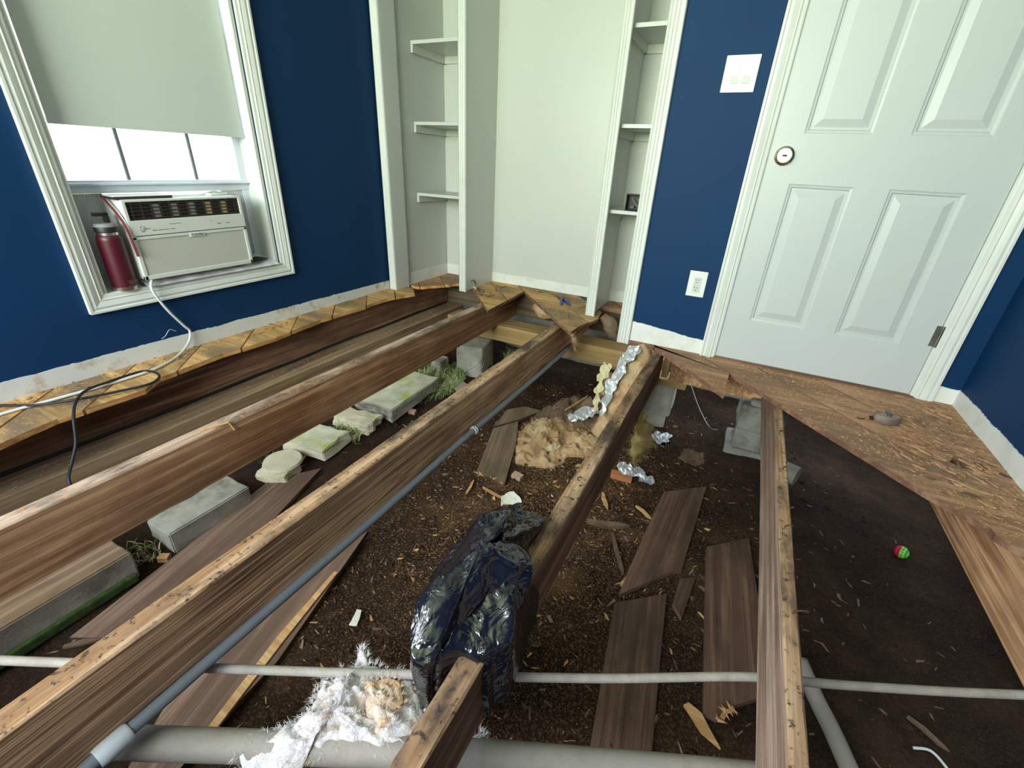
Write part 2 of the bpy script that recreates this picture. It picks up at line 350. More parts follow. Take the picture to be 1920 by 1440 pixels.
# ------------------------------------------------------------------ window
win = empty('window_1', (0, -1.18, .30), kind='structure')
def casing_profile(w, t, flutes=3):
    pr = [(0, 0), (0, t*.55), (w*.05, t*.7)]
    for k in range(flutes):
        c0 = w*(.16+.68*k/flutes); c1 = w*(.16+.68*(k+1)/flutes)
        for j in range(7):
            u = j/6; pr.append((c0+(c1-c0)*u, t*(1-.28*math.sin(math.pi*u))))
    pr += [(w*.92, t), (w*.97, t*.85), (w, t*.5), (w, 0)]
    return pr
def colonial_profile(w, t):
    return [(0, 0), (0, t), (w*.12, t), (w*.2, t*.8), (w*.34, t*.92), (w*.5, t*.78), (w*.64, t*.62), (w*.70, t*.72), (w*.78, t*.5), (w*.94, t*.42), (w, t*.3), (w, 0)]
def loft(mb, secs, m=0):
    n = len(secs[0]); vs = [v for s in secs for v in s]; fs = []
    for i in range(len(secs)-1):
        for k in range(n): fs.append((i*n+k, i*n+(k+1) % n, (i+1)*n+(k+1) % n, (i+1)*n+k))
    fs.append(tuple(range(n))[::-1]); fs.append(tuple(range((len(secs)-1)*n, len(secs)*n)))
    mb.add(vs, fs, m)
# window casing: outer y -1.637/-.704, inner -1.575/-.785, bottom .248/.305
pf = colonial_profile(.066, .022)
def wc(y, z, oy, oz):      # section at corner; outer edge at (y,z); inward unit (oy,oz)
    return [Vector((t_, y+oy*u, z+oz*u)) for u, t_ in pf]
for secs in ([wc(-1.640, .243, 1, 1), wc(-.712, .243, -1, 1)], [wc(-1.640, .243, 1, 1), wc(-1.640, 2.02, 1, -1)], [wc(-.712, .243, -1, 1), wc(-.712, 2.02, -1, -1)], [wc(-1.640, 2.02, 1, -1), wc(-.712, 2.02, -1, -1)]):
    b = MB(); loft(b, secs); o = b.build('casing', M['trim'], win)
b = MB(); b.box(-.16, .0, -1.575, -1.560, .305, 1.95); b.box(-.16, 0, -.80, -.785, .305, 1.95); b.box(-.16, 0, -1.575, -.785, .291, .3085); b.box(-.16, 0, -1.575, -.785, 1.94, 1.955)
b.build('jamb', M['trim'], win)
b = MB(); b.bbox(-.152, -.102, -1.5601, -.799, .665, .712, .004); b.bbox(-.165, -.115, -1.5602, -.7992, 1.27, 1.31, .004)
b.bbox(-.155, -.105, -1.562, -1.520, .70, 1.94, .004); b.bbox(-.155, -.105, -.836, -.797, .31, 1.94, .004); b.bbox(-.155, -.105, -1.562, -1.535, .31, .70, .004)
b.bbox(-.100, -.085, -1.562, -.797, .695, .704, .003); b.bbox(-.150, -.101, -1.5595, -.7995, .3092, .325, .004)
b.build('sash', M['vinyl'], win)
b = MB(); 
for y in (-1.305, -1.03): b.box(-.136, -.126, y-.005, y+.005, .70, 1.27)
b.build('muntin', M['greyprint'], win)
b = MB(); b.box(-.133, -.129, -1.525, -.83, .70, 1.93); b.build('pane', M['glass'], win)
# accordion side curtains of the AC
for y0, y1 in ((-1.550, -1.425), (-.945, -.832)):
    b = MB(); N = int((y1-y0)/.0045)
    vs = []; fs = []
    for i in range(N+1):
        y = y0+(y1-y0)*i/N; xx = -.112+(.004 if i % 2 else -.003)
        vs += [(xx, y, .325), (xx, y, .664)]
    for i in range(N): k = 2*i; fs.append((k, k+2, k+3, k+1))
    b.add(vs, fs); b.build('accordion_panel', M['accordion'], win)
o = MB().bbox(-.056, -.052, -1.535, -.815, .905, 1.93, .0008); o.box(-.059, -.049, -1.535, -.815, .897, .915)
bl = o.build('roller_blind', M['blind'], None, loc=(-.054, -1.175, .9))
tag(bl, 'pale grey roller blind half lowered inside the left window', 'blind')
b = MB(); b.tube([(-.05, -1.55, 1.925), (-.05, -.80, 1.925)], .018, 12); b.build('roller', M['blind'], bl)
b = MB(); b.bbox(-.048, -.006, -.803, -.797, 1.255, 1.34, .002); b.build('bracket', M['plate'], win)

# ------------------------------------------------------------------ door
door = empty('door_1', (2.61, 0, 0), kind='structure')
PX = [(2.314, 2.549), (2.666, 2.904)]; PZ = [(.216, .824), (1.011, 1.625), (1.745, 1.93)]
xs = [2.2035, 2.314, 2.549, 2.666, 2.904, 3.0165]; zs = [.008, .216, .824, 1.011, 1.625, 1.745, 1.93, 2.04]
b = MB(); F0 = .004
for i in range(5):
    for j in range(7):
        if i in (1, 3) and j in (1, 3, 5): continue
        x0, x1, z0, z1 = xs[i], xs[i+1], zs[j], zs[j+1]
        b.add([(x0, F0, z0), (x1, F0, z0), (x1, F0, z1), (x0, F0, z1)], [(0, 1, 2, 3)])
b.add([(x, y, z) for x in (xs[0], xs[-1]) for y in (F0, .040) for z in (zs[0], zs[-1])], [(0, 1, 3, 2), (4, 6, 7, 5), (0, 2, 6, 4), (1, 5, 7, 3)])
b.add([(xs[0], .04, zs[0]), (xs[-1], .04, zs[0]), (xs[-1], .04, zs[-1]), (xs[0], .04, zs[-1])], [(3, 2, 1, 0)])
b.build('door_slab', M['door'], door)
for (x0, x1) in PX:
    for (z0, z1) in PZ:
        rings = [(0, F0), (.004, F0+.003), (.012, F0+.0045), (.016, F0+.010), (.024, F0+.010), (.050, F0+.0015), (.052, F0+.001)]
        vs = []; fs = []
        for ins, d in rings: vs += [(x0+ins, d, z0+ins), (x1-ins, d, z0+ins), (x1-ins, d, z1-ins), (x0+ins, d, z1-ins)]
        for r in range(len(rings)-1):
            for k in range(4): fs.append((r*4+k, r*4+(k+1) % 4, r*4+4+(k+1) % 4, r*4+4+k))
        k = (len(rings)-1)*4; fs.append((k, k+1, k+2, k+3))
        MB().add(vs, fs).build('door_panel', M['door'], door)
R90 = Matrix.Translation((2.266, 0, .928)) @ Matrix.Rotation(math.radians(90), 4, 'X')
kn = MB().lathe([(.0001, -.0), (.037, -.0), (.037, .004), (.033, .008), (.024, .010), (.020, .012), (.020, .016), (.027, .018), (.0295, .022), (.0290, .028), (.026, .031), (.0001, .032)], R90, 40).build('knob', M['brass'], door, 'auto')
MB().bbox(2.257, 2.275, -.0345, -.031, .924, .932, .001).build('keyhole', M['darkplastic'], kn)
for z in (.28, 1.05, 1.8):
    b = MB(); b.tube([(3.021, -.004, z-.045), (3.021, -.004, z+.045)], .006, 10); b.box(3.0, 3.03, -.001, .002, z-.044, z+.044); b.build('hinge', M['toolgrey'], door)
pfd = casing_profile(.068, .020, 2)
pfc = colonial_profile(.070, .020)
for (xa, sg) in ((2.1345, 1), (3.095, -1)):
    b = MB(); secs = [[Vector((xa+sg*u, -t_, z)) for u, t_ in pfc] for z in (-.006, 2.1)]
    loft(b, secs); b.build('casing', M['trim'], door)
b = MB(); b.box(2.19, 2.2025, -.002, .12, 0, 2.05); b.box(3.0185, 3.03, -.002, .12, 0, 2.05); b.box(2.19, 3.03, -.002, .12, 2.045, 2.06); b.box(2.20, 3.02, .042, .05, 0, 2.045)
b.build('door_frame', M['trim'], door)
b = MB(); b.box(2.2, 3.02, .0, .12, -.02, .004); b.build('threshold', M['sub'], door)

# switch and outlet
sw = empty('light_switch', (2.023, 0, 1.22), 'white double rocker light switch plate left of the door', 'light switch')
MB().bbox(1.959, 2.088, -.007, 0, 1.155, 1.285, .003).build('plate', M['plate'], sw)
for x0 in (1.986, 2.032):
    b = MB(); b.bbox(x0, x0+.033, -.0095, -.005, 1.185, 1.251, .001)
    b.add([(x0+.002, -.0125, 1.187), (x0+.031, -.0125, 1.187), (x0+.031, -.009, 1.218), (x0+.002, -.009, 1.218), (x0+.002, -.0095, 1.187), (x0+.031, -.0095, 1.187)], [(0, 1, 2, 3), (4, 5, 1, 0)])
    b.build('rocker', M['plate_g'], sw)
ou = empty('wall_outlet', (2.042, 0, .352), 'white double electrical outlet low on the blue wall left of the door', 'outlet')
MB().bbox(2.0, 2.084, -.006, 0, .291, .416, .003).build('plate', M['plate'], ou)
MB().bbox(2.026, 2.060, -.0085, -.005, .312, .388, .001).build('receptacle', M['plate_g'], ou)
for z in (.370, .332):
    b = MB(); b.box(2.034, 2.0365, -.0092, -.008, z, z+.009); b.box(2.047, 2.0495, -.0092, -.008, z, z+.008); b.tube([(2.042, -.0092, z-.008), (2.042, -.008, z-.008)], .0025, 8)
    b.build('slot', M['darkplastic'], ou)

# ------------------------------------------------------------------ built-in shelving
FP = casing_profile(.062, .018, 3)
def post(parent, x0, x1, yf, zb, depth):
    n = FP; wd = x1-x0
    b = MB(); secs = [[Vector((x0+u/.062*wd, yf-t_, z)) for u, t_ in n] for z in (zb, TOP)]
    loft(b, secs); b.build('fluted_post', M['trim'], parent)
    if depth: MB().box(x0+.002, x1, yf, yf+depth, zb+.0, TOP).build('post_return', M['white'], parent)
bk1 = empty('built_in_bookcase', (.25, .5, 0), 'white built-in shelf tower at the left side of the alcove', 'bookcase')
post(bk1, .012, .072, .066, -.006, .13)
post(bk1, .424, .482, .335, -.006, 0)
MB().box(.426, .480, .335, .72, .0, TOP).build('divider_panel', M['white'], bk1)
bk2 = empty('built_in_bookcase', (1.6, .5, 0), 'narrow white built-in shelf tower between the alcove and the blue wall', 'bookcase')
post(bk2, 1.400, 1.462, .313, -.012, 0)
MB().box(1.402, 1.436, .313, .72, .0, TOP).build('divider_panel', M['white'], bk2)
post(bk2, 1.696, 1.764, -.002, -.022, 0)
MB().box(1.700, 1.745, -.002, .12, -.012, TOP).build('post_return', M['white'], bk2)
for z in (.632, 1.066, 1.502, 1.94):
    for (p, x0, x1) in ((bk1, .055, .426), (bk2, 1.436, 1.725)):
        sh = MB().bbox(x0, x1, .352, .718, z-.019, z, .001).build('shelf', M['white'], p)
        b = MB(); b.box(x0, x0+.018, .352, .718, z-.062, z-.0195); b.box(x0, x1, .700, .718, z-.062, z-.0195); b.build('cleat', M['white'], sh)
for (p, x0, x1) in ((bk1, .05, .426), (bk2, 1.436, 1.725)):
    MB().box(x0, x1, .712, .7185, .006, .085).build('base_strip', M['stubclean'], p)
MB().box(.05, .056, .22, .71, .0, .085).build('base_strip', M['stubclean'], bk1)

# ------------------------------------------------------------------ floor remnants: diagonal subfloor boards
A0 = math.radians(-47.5); DV = (math.cos(A0), math.sin(A0)); NV = (-DV[1], DV[0]); O0 = 1.377; PITCH = .1862
fl = empty('floor', (1.6, -.9, 0), kind='structure')
def region(poly, top='sub', side='rededge', z=0.0, jit=.002, kmin=-14, kmax=14, ragged=0):
    for k in range(kmin, kmax):
        lo, hi = O0+k*PITCH, O0+(k+1)*PITCH
        p = clip(clip(poly, NV, lo+.003, True), NV, hi-.003, False)
        if len(p) < 3: continue
        ar = abs(sum(p[i][0]*p[(i+1) % len(p)][1]-p[(i+1) % len(p)][0]*p[i][1] for i in range(len(p))))/2
        if ar < .0006: continue
        dz = rnd(-jit, jit)
        MB().prism(p, z-.020+dz, z+dz, 0, 1).build('subfloor_board', [M[top], M[side]], fl)
def rag(pts, amp=.012, step=.03, seed=0):
    out = []
    for a, c in zip(pts[:-1], pts[1:]):
        a = Vector(a); c = Vector(c); L = (c-a).length; n = max(1, int(L/step)); d = (c-a).normalized(); nn = Vector((-d.y, d.x))
        for i in range(n):
            p = a+d*(L*i/n); out.append(tuple(p+nn*amp*noise.noise((p.x*14+seed, p.y*14, seed))))
    out.append(tuple(pts[-1])); return out
# right side, in front of the door (rotten hole beside the right wall)
O1 = 1.5635
region([(2.19, -.04), (2.19, .0), (3.17, .0), (3.17, -.50), (3.035, -.52), (3.010, -.575), (3.035, -.60), (3.17, -.585), (3.17, -1.5), (3.03, -1.3), (3.011, -1.116), (3.007, -.95), (3.006, -.935), (2.844, -.795), (2.287, -.187), (2.1, .02)], kmin=1)
region([(1.905, -.04), (1.905, 0), (2.3, 0), (2.289, -.19), (2.285, -.30), (2.284, -.452), (1.88, .0)], kmin=0, kmax=1)
region([(1.765, 0), (1.765, -.016), (1.92, -.045), (2.0, -.05), (1.95, 0)], kmin=-6, kmax=0)
# alcove, with the tools on it
region([(.47, .72), (.825, .72), (.850, -.012), (.455, .43)], 'sub_orange', 'rededge', kmin=-4, kmax=-2)
region([(.60, .72), (1.40, .72), (1.46, .50), (1.50, .26), (1.45, .06), (1.443, -.055), (1.40, -.10)], 'sub_orange', 'rededge', kmin=-2, kmax=0)
region(rag([(.055, .72), (.43, .72), (.43, .50), (.32, .49), (.25, .36), (.13, .23), (.055, .22)], .03, .04, 4), 'sub', 'sawn')
region([(1.436, .72), (1.725, .72), (1.725, .51), (1.436, .53)], 'sub', 'rededge')
# sawn remnants along the window wall
edge = [(.40, -3.3), (.33, -2.5), (.311, -2.08), (.276, -1.92), (.285, -1.655), (.222, -1.58), (.190, -1.29), (.197, -1.02), (.160, -.70), (.175, -.44), (.168, -.15), (.200, -.03), (.235, .05), (.09, .20)]
region([(.0, .20)]+[(.0, -3.3)]+rag(edge, .01, .06, 2)[:-1], 'sub_orange', 'sawn', kmin=-26)
# floor still lying behind the photographer
region([(.0, -3.3), (.40, -3.3), (1.0, -2.85), (1.6, -2.60), (WX, -2.60), (WX, REAR), (0, REAR)], 'sub', 'rededge', kmin=-30, kmax=10)

# ------------------------------------------------------------------ joists
def joist(xa, xb, y0, y1, zt=-.021, zb=-.214, ms=('joist', 'top'), label='', jit=.0016, seed=0, cat='joist', name='floor_joist', bev=.004):
    N = int((y1-y0)/.04); vs = []; fs = []; mi = []
    for i in range(N+1):
        y = y0+(y1-y0)*i/N
        j = lambda s, a=jit: a*fbm((y*7+seed*3.3, s*9.1+seed, .5), 3)
        bow = .003*noise.noise((y*.8, seed*5.0, 1))
        e1 = bev+max(0, .012*(noise.noise((y*9, seed, 3))-.25)); e2 = bev+max(0, .012*(noise.noise((y*9, seed, 7))-.25))
        vs += [(xa+bow, y, zb), (xb+bow, y, zb), (xb+bow+j(1), y, zt-e1), (xb+bow-e1+j(2), y, zt+j(3)), (xa+bow+e2+j(4), y, zt+j(5)), (xa+bow+j(6), y, zt-e2)]
    n = 6
    for i in range(N):
        for k in range(n):
            fs.append((i*n+k, (i+1)*n+k, (i+1)*n+(k+1) % n, i*n+(k+1) % n)); mi.append(1 if k in (2, 3, 4) else 0)
    fs.append(tuple(range(n))); mi.append(0); fs.append(tuple(range(N*n, N*n+n))[::-1]); mi.append(0)
    b = MB(); b.add(vs, fs); b.m = mi
    o = b.build(name, [M[ms[0]], M[ms[1]]], None, loc=((xa+xb)/2, y0, zb))
    tag(o, label, cat, 'floor joists of the stripped room'); return o
JN = []
j0 = joist(.02, .098, -4.3, .66, label='brown floor joist half hidden under the sawn boards along the window wall', ms=('joist_dark', 'top'), seed=1)
j1 = joist(.684, .744, -4.3, .66, label='long reddish brown floor joist with pale worn top, second from the window wall', ms=('joist', 'top_pale'), seed=2)
j2 = joist(1.277, 1.337, -4.3, .66, label='streaky floor joist with a grey conduit fixed along its side', ms=('joist_streaky', 'top'), seed=3)
j3 = joist(1.906, 1.955, -4.3, .05, label='floor joist under the black trash bag, running towards the white shelf post', ms=('joist_dark', 'top'), seed=4)
j4 = joist(2.481, 2.514, -4.3, .10, label='pale grey-sided floor joist ending under the boards before the door', ms=('joist_grey', 'top'), seed=5)
j5 = joist(3.052, 3.11, -4.3, .10, label='floor joist beside the right wall, below the rotten boards', ms=('joist', 'top'), seed=6)
# nails and bent nails standing in joist tops
def nail(p, tilt, L, parent=None, bend=True):
    p = Vector(p); d = Vector(tilt).normalized(); pts = [p, p+d*L*.5, p+d*L*.8+Vector((.3*L if bend else 0, 0, 0))*.4, p+d*L+Vector((.5*L if bend else 0, .1*L, -.1*L if bend else 0))]
    b = MB(); b.tube(pts, .0016, 6); b.lathe([(.0001, 0), (.004, 0), (.004, .0012), (.0001, .0012)], Matrix.Translation(pts[-1]), 8)
    return b.build('nail', M['nail'], parent)
for q, pr in (((1.306, -.09), j2), ((1.31, -.16), j2), ((1.305, -.42), j2), ((1.93, -.5), j3), ((1.935, -.9), j3), ((1.93, -1.3), j3), ((2.495, -.65), j4), ((2.50, -.9), j4), ((2.495, -1.2), j4), ((1.93, -.25), j3), ((2.5, -1.5), j4)):
    nail((q[0], q[1], -.021), (rnd(-.5, .5), rnd(-.5, .5), 1), rnd(.012, .03), pr)
# splinter peeling on joist 2's neighbour
b = MB(); p0 = AX(380, 812, .742); b.tube([AZ(375, 808, -.019), AZ(428, 792, -.014)], .004, 5); b.tube([AZ(428, 792, -.014), AX(440, 806, .752)], .0035, 5); b.build('splinter', M['chip'], j1)
# sill, rim, girder
sill = joist(-.10, .245, -4.3, .66, -.216, -.31, label='wide dusty sill beam low along the window wall, under the first joist', ms=('ledge', 'ledge'), seed=7, cat='beam', name='sill_beam'); del sill['group']
# cable stapled in the crack above the sill
b = MB(); pts = []
for i in range(60):
    y = -4.2+4.8*i/59; pts.append((.108+.006*math.sin(y*3), y, -.203+.006*noise.noise((y*3, 0, 0))))
b.tube(pts, .006, 7); o = b.build('black_cable', M['cordblack'], None); tag(o, 'thin black cable lying on the sill beam against the wall joist', 'cable')
b = MB(); b.bbox(.05, 1.90, .655, .70, -.214, -.021, .003); o = b.build('rim_joist', M['darkbeam'], None, loc=(1, .68, -.2)); tag(o, 'dark rim joist under the rear edge of the alcove floor', 'joist')
b = MB(); b.bbox(.30, 1.93, .35, .39, -.335, -.2155, .003); b.bbox(.30, 1.93, .39, .52, -.335, -.2155, .003, 1); o = b.build('girder', [M['beam'], M['beam']], None, loc=(1.1, .4, -.3)); tag(o, 'new yellowish wooden girder crossing under the joists at the alcove', 'beam')
b = MB(); b.bbox(2.0, 3.1, .105, .145, -.235, -.03, .003); o = b.build('header_beam', M['joist'], None, loc=(2.5, .12, -.1)); tag(o, 'brown header beam under the door wall behind the cut boards', 'beam')
b = MB(); b.bbox(1.96, 1.995, .055, .10, -.20, -.026, .002); o = b.build('wood_cleat', M['beam'], None, loc=(1.97, .08, -.2)); tag(o, 'short upright yellowish wood block beside the end of the third bare joist', 'block')
b = MB(); b.bbox(1.90, 2.10, .11, .24, -.275, -.236, .002); o = b.build('wood_shim', M['beam'], None, loc=(2, .18, -.27)); tag(o, 'flat yellowish wood shim on top of the block pier near the door', 'shim')

# ------------------------------------------------------------------ earth under the house
GZ = -.56
def gh(x, y):
    h = GZ + .018*fbm((x*2.1, y*2.1, 0), 4) + .006*noise.noise((x*17, y*17, 3)) + .003*noise.noise((x*47, y*47, 9))
    h += .05*max(0, min(1, (.62-x)/.4))                    # banked up towards the outside wall
    h += .035*math.exp(-((x-1.75)**2+(y+.15)**2)/.10)
    h -= .03*max(0, min(1, (y-.1)/.5)) + .04*max(0, min(1, (x-2.5)/.5))
    return h
b = MB(); nx, ny = 300, 330; x0, x1, y0, y1 = -.9, 3.9, -3.9, 1.3; vs = []; fs = []
for j in range(ny+1):
    for i in range(nx+1):
        xx = x0+(x1-x0)*i/nx; yy = y0+(y1-y0)*j/ny; vs.append((xx, yy, gh(xx, yy)))
for j in range(ny):
    for i in range(nx): k = j*(nx+1)+i; fs.append((k, k+1, k+nx+2, k+nx+1))
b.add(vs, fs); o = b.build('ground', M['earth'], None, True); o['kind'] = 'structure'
b = MB(); b.prism([(-14, -14), (-.85, -14), (-.85, 14), (-14, 14)], -.85, -.60); o = b.build('trim_2', M['lawn'], None); o.name = 'ground_outdoors'; o['kind'] = 'structure'
# skirt walls added to block daylight and keep the crawl space dark
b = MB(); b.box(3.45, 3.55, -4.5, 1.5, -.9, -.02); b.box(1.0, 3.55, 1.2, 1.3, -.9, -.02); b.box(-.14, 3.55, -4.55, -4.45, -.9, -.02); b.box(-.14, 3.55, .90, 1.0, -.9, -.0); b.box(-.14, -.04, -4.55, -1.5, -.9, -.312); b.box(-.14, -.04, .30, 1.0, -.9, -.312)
o = struct('wall_light_block', b, M['concdark'])

def on_ground(px, py, dz=0):
    p = AZ(px, py, GZ)
    for _ in range(6): p = AZ(px, py, gh(p.x, p.y)+dz)
    return p
def plank(pxs, mt, label, z=.022, th=.02, name='loose_board', lift=None, group=None, ragged=None, tilt=0):
    P = [on_ground(*q, z) for q in pxs]; zz = sum(p.z for p in P)/len(P)
    P = [AZ(q[0], q[1], zz) for q in pxs]
    poly = [(p.x, p.y) for p in P]
    if ragged is not None:
        i = ragged; a = poly[i]; c = poly[(i+1) % len(poly)]
        poly = poly[:i+1]+rag([a, c], .03, .015, px_seed(a))[1:-1]+poly[i+1:]
    c = sum((Vector((p[0], p[1], 0)) for p in poly), Vector())/len(poly)
    # long direction, so the grain follows the board
    best = max(range(len(pxs)), key=lambda i: (P[(i+1) % len(P)]-P[i]).length); d = P[(best+1) % len(P)]-P[best]; ang = math.atan2(d.y, d.x)-math.pi/2
    R = Matrix.Rotation(-ang, 2)
    loc = [tuple(R @ Vector((p[0]-c.x, p[1]-c.y))) for p in poly]
    o = MB().prism(loc, 0, th, 0, 1).build(name, [M[mt], M['plank'] if mt != 'plank' else M['chipdark']], None)
    o.location = (c.x, c.y, zz-th); o.rotation_euler = (0, tilt, ang)
    tag(o, label, 'board', group); return o
def px_seed(a): return a[0]*3
plank([(1153, 1130), (1250, 1113), (1236, 1260), (1220, 1440), (1200, 1500), (1090, 1500), (1103, 1420)], 'plank', 'dark loose board below the crossing pipe, between the middle joists')
plank([(1325, 1025), (1404, 1008), (1450, 1300), (1368, 1325), (1344, 1350), (1319, 1335)], 'plank', 'dark loose board with an orange broken end, half under the grey joist', ragged=3)
plank([(1245, 922), (1325, 912), (1278, 1068), (1262, 1070), (1160, 1115), (1180, 1065), (1222, 970)], 'plank', 'dark loose board with a slanted front, behind the crossing pipe, nearest the foil')
plank([(1275, 1085), (1305, 1082), (1290, 1125), (1278, 1158), (1262, 1130)], 'plank', 'small dark wedge of board lying between the bigger loose boards')
plank([(930, 790), (972, 784), (968, 830), (946, 908), (920, 896), (892, 888)], 'plank_tan', 'tan loose board with splintered near end left of the torn insulation', ragged=3)
plank([(925, 800), (950, 768), (985, 762), (1015, 770), (975, 786)], 'plank_tan', 'tan loose board with nails, behind the splintered board', z=.03)
plank([(602, 878), (548, 890), (500, 905), (330, 1040), (130, 1195), (205, 1196), (300, 1150), (488, 1000)], 'plank_grey', 'grey-brown pointed loose board between the two left joists')
plank([(690, 995), (560, 1080), (330, 1290), (240, 1440), (330, 1450), (395, 1370), (520, 1240)], 'plank_grey', 'large brown loose board showing below the conduit joist', z=.03)
plank([(830, 703), (846, 697), (878, 722), (858, 737)], 'slate', 'flat pinkish slate piece beside the grass under the second joist', name='slate_piece').update_tag()
for o in COL.objects:
    if o.name.startswith('slate_piece'): o['category'] = 'slate'
# ragged orange break on board ends
def splinters(pxs, label, name='splintered_wood', n=14, L=.03, mt='chip'):
    P = [on_ground(*q, .028) for q in pxs]; b = MB()
    for i in range(n):
        t = rnd(0, len(P)-1.001); k = int(t); p = P[k].lerp(P[k+1], t-k); a = rnd(0, 6.28)
        d = Vector((math.cos(a), math.sin(a), 0))*L*rnd(.3, 1); q = p+d; wv = Vector((-d.y, d.x, 0))*.25
        b.add([p-wv, p+wv, q, p+Vector((0, 0, .006))], [(0, 1, 2), (0, 2, 3), (1, 3, 2), (0, 3, 1)])
    o = b.build(name, M[mt], None); tag(o, label, 'wood splinters', kind='stuff'); return o
splinters([(892, 886), (915, 893), (946, 908)], 'orange splinters on the broken end of the tan board')
splinters([(1344, 1350), (1372, 1325)], 'orange splinters at the broken end of the board beside the grey joist', n=22)
splinters([(1085, 870), (1100, 915), (1110, 880), (1090, 890)], 'pile of rotten orange wood crumbs left of the bag joist', n=120, L=.035)
# orange sticks
def stick(a, c, w, label, mt='chip', z=.006, h=.008, cat='stick', name='wood_stick', group=None):
    A = on_ground(*a, z); C = on_ground(*c, z); d = (C-A).normalized(); s = Vector((-d.y, d.x, 0))*w/2; u = Vector((0, 0, h)); tip = C+d*w*1.5
    mid = A.lerp(C, .5)+s*rnd(-.6, .6)
    vs = [A-s*.5, A+s*.6, mid+s, C+s*.7, tip, C-s, mid-s]; vs = vs+[v+u for v in vs]; n = 7
    b = MB(); b.add(vs, [tuple(range(n)), tuple(range(n, 2*n))[::-1]]+[(i, n+i, n+(i+1) % n, (i+1) % n) for i in range(n)])
    o = b.build(name, M[mt], None, loc=tuple(A)); tag(o, label, cat, group); return o
stick((548, 888), (598, 822), .012, 'thin brown stick leaning on mossy stones beyond the left joist', 'chip')
stick((630, 1075), (395, 1375), .028, 'long orange-edged lath along the board below the conduit', 'chip', z=.03)
stick((905, 915), (942, 935), .012, 'thin orange stick touching the white paper scrap')
p = on_ground(1165, 893, .014); o = MB().bbox(-.052, .052, -.022, .022, -.014, .014, .002).build('wood_block', M['brick'], None); o.location = p; o.rotation_euler = (0, .05, .18); tag(o, 'chunky orange wood block right of the bag joist beside foil', 'block')
stick((1100, 980), (1160, 988), .03, 'round pale wood slab lying right of the bag joist', 'plank_tan', h=.018)
stick((1148, 1000), (1166, 1068), .018, 'dark thin stick below the pale wood slab', 'plank_tan')
stick((1285, 1322), (1322, 1370), .035, 'orange curved splinter near the front between the boards and the grey joist')
stick((120, 1215), (195, 1195), .02, 'short tan stick at the left under the first pair of joists', 'plank_tan')
stick((1700, 1345), (1760, 1395), .016, 'yellowish stick at the bottom right beside the white wire', 'plank_tan')
stick((888, 902), (876, 925), .012, 'small upright-lying orange splinter between the conduit joist and bag', 'chip')
stick((1130, 925), (1137, 948), .02, 'orange splinter right of the bag joist above the wood slab', 'chip')
stick((1192, 950), (1216, 970), .016, 'orange splinter left of the slanted dark board', 'chip')
stick((1165, 1100), (1200, 1085), .035, 'orange broken wood chunk at the tip of the slanted dark board', 'chip')
stick((1060, 770), (1100, 745), .01, 'long thin orange splinter on the torn insulation', 'chip', z=.10)
for (a, c, lab) in (((768, 1192), (800, 1180), 'x'),): pass
# chips scattered
def scatter(name, n, region_fn, size, mt, label, cat, seed, flat=.25, zoff=.002, hfun=None, kind='stuff', ang=None):
    random.seed(seed); b = MB(); c = 0
    while c < n:
        x, y = region_fn(); z = (hfun(x, y) if hfun else gh(x, y))
        if z is None: continue
        a = rnd(0, 6.28) if ang is None else ang+random.gauss(0, .25); L = size*rnd(.3, 1.2)**1.5; W = L*rnd(.15, .45); d = Vector((math.cos(a), math.sin(a), rnd(-.15, .25))); s = Vector((-d.y, d.x, rnd(-.2, .2)))
        p = Vector((x, y, z+zoff)); u = Vector((0, 0, max(.0015, W*flat)))
        vs = [p-d*L/2-s*W*rnd(-.3, .5), p+d*L*rnd(.1, .5)-s*W*rnd(.2, .6), p+d*L*.5+s*W*rnd(-.3, .3), p-d*L*rnd(0, .4)+s*W*rnd(.3, .6)]; vs += [v+u for v in vs]
        b.add(vs, [(4, 5, 6, 7), (0, 1, 5, 4), (1, 2, 6, 5), (2, 3, 7, 6), (3, 0, 4, 7)]); c += 1
    o = b.build(name, M[mt], None); tag(o, label, cat, kind=kind); return o
def rg(cx, cy, sx, sy): return lambda: (random.gauss(cx, sx), random.gauss(cy, sy))
def rgc(cx, cy, sx, sy, x0=.75, x1=3.0):
    def f():
        while True:
            x, y = random.gauss(cx, sx), random.gauss(cy, sy)
            if x0 < x < x1 and -2.5 < y < .8: return x, y
    return f
scatter('wood_chips', 520, rgc(1.7, -.9, .38, .6), .024, 'chip', 'orange wood chips strewn over the dark earth', 'wood chips', 1)
scatter('sawdust', 5500, rgc(1.62, -.8, .28, .6), .007, 'chip', 'orange sawdust grains on the earth in the middle bays', 'sawdust', 2)
scatter('bark_flakes', 1500, rgc(1.7, -1.1, .7, .7, .5, 3.2), .028, 'chipdark', 'brown bark and leaf flakes on the earth', 'bark', 3, .12)
scatter('leaf_litter', 260, rgc(1.6, -1.2, .8, .8, .5, 3.2), .032, 'bark', 'grey dry leaf bits on the earth', 'leaf litter', 4, .10)
scatter('plaster_crumbs', 170, rgc(1.6, -.6, .45, .6), .012, 'paper', 'small white plaster crumbs on the earth', 'plaster crumbs', 5, .5)
random.seed(77)
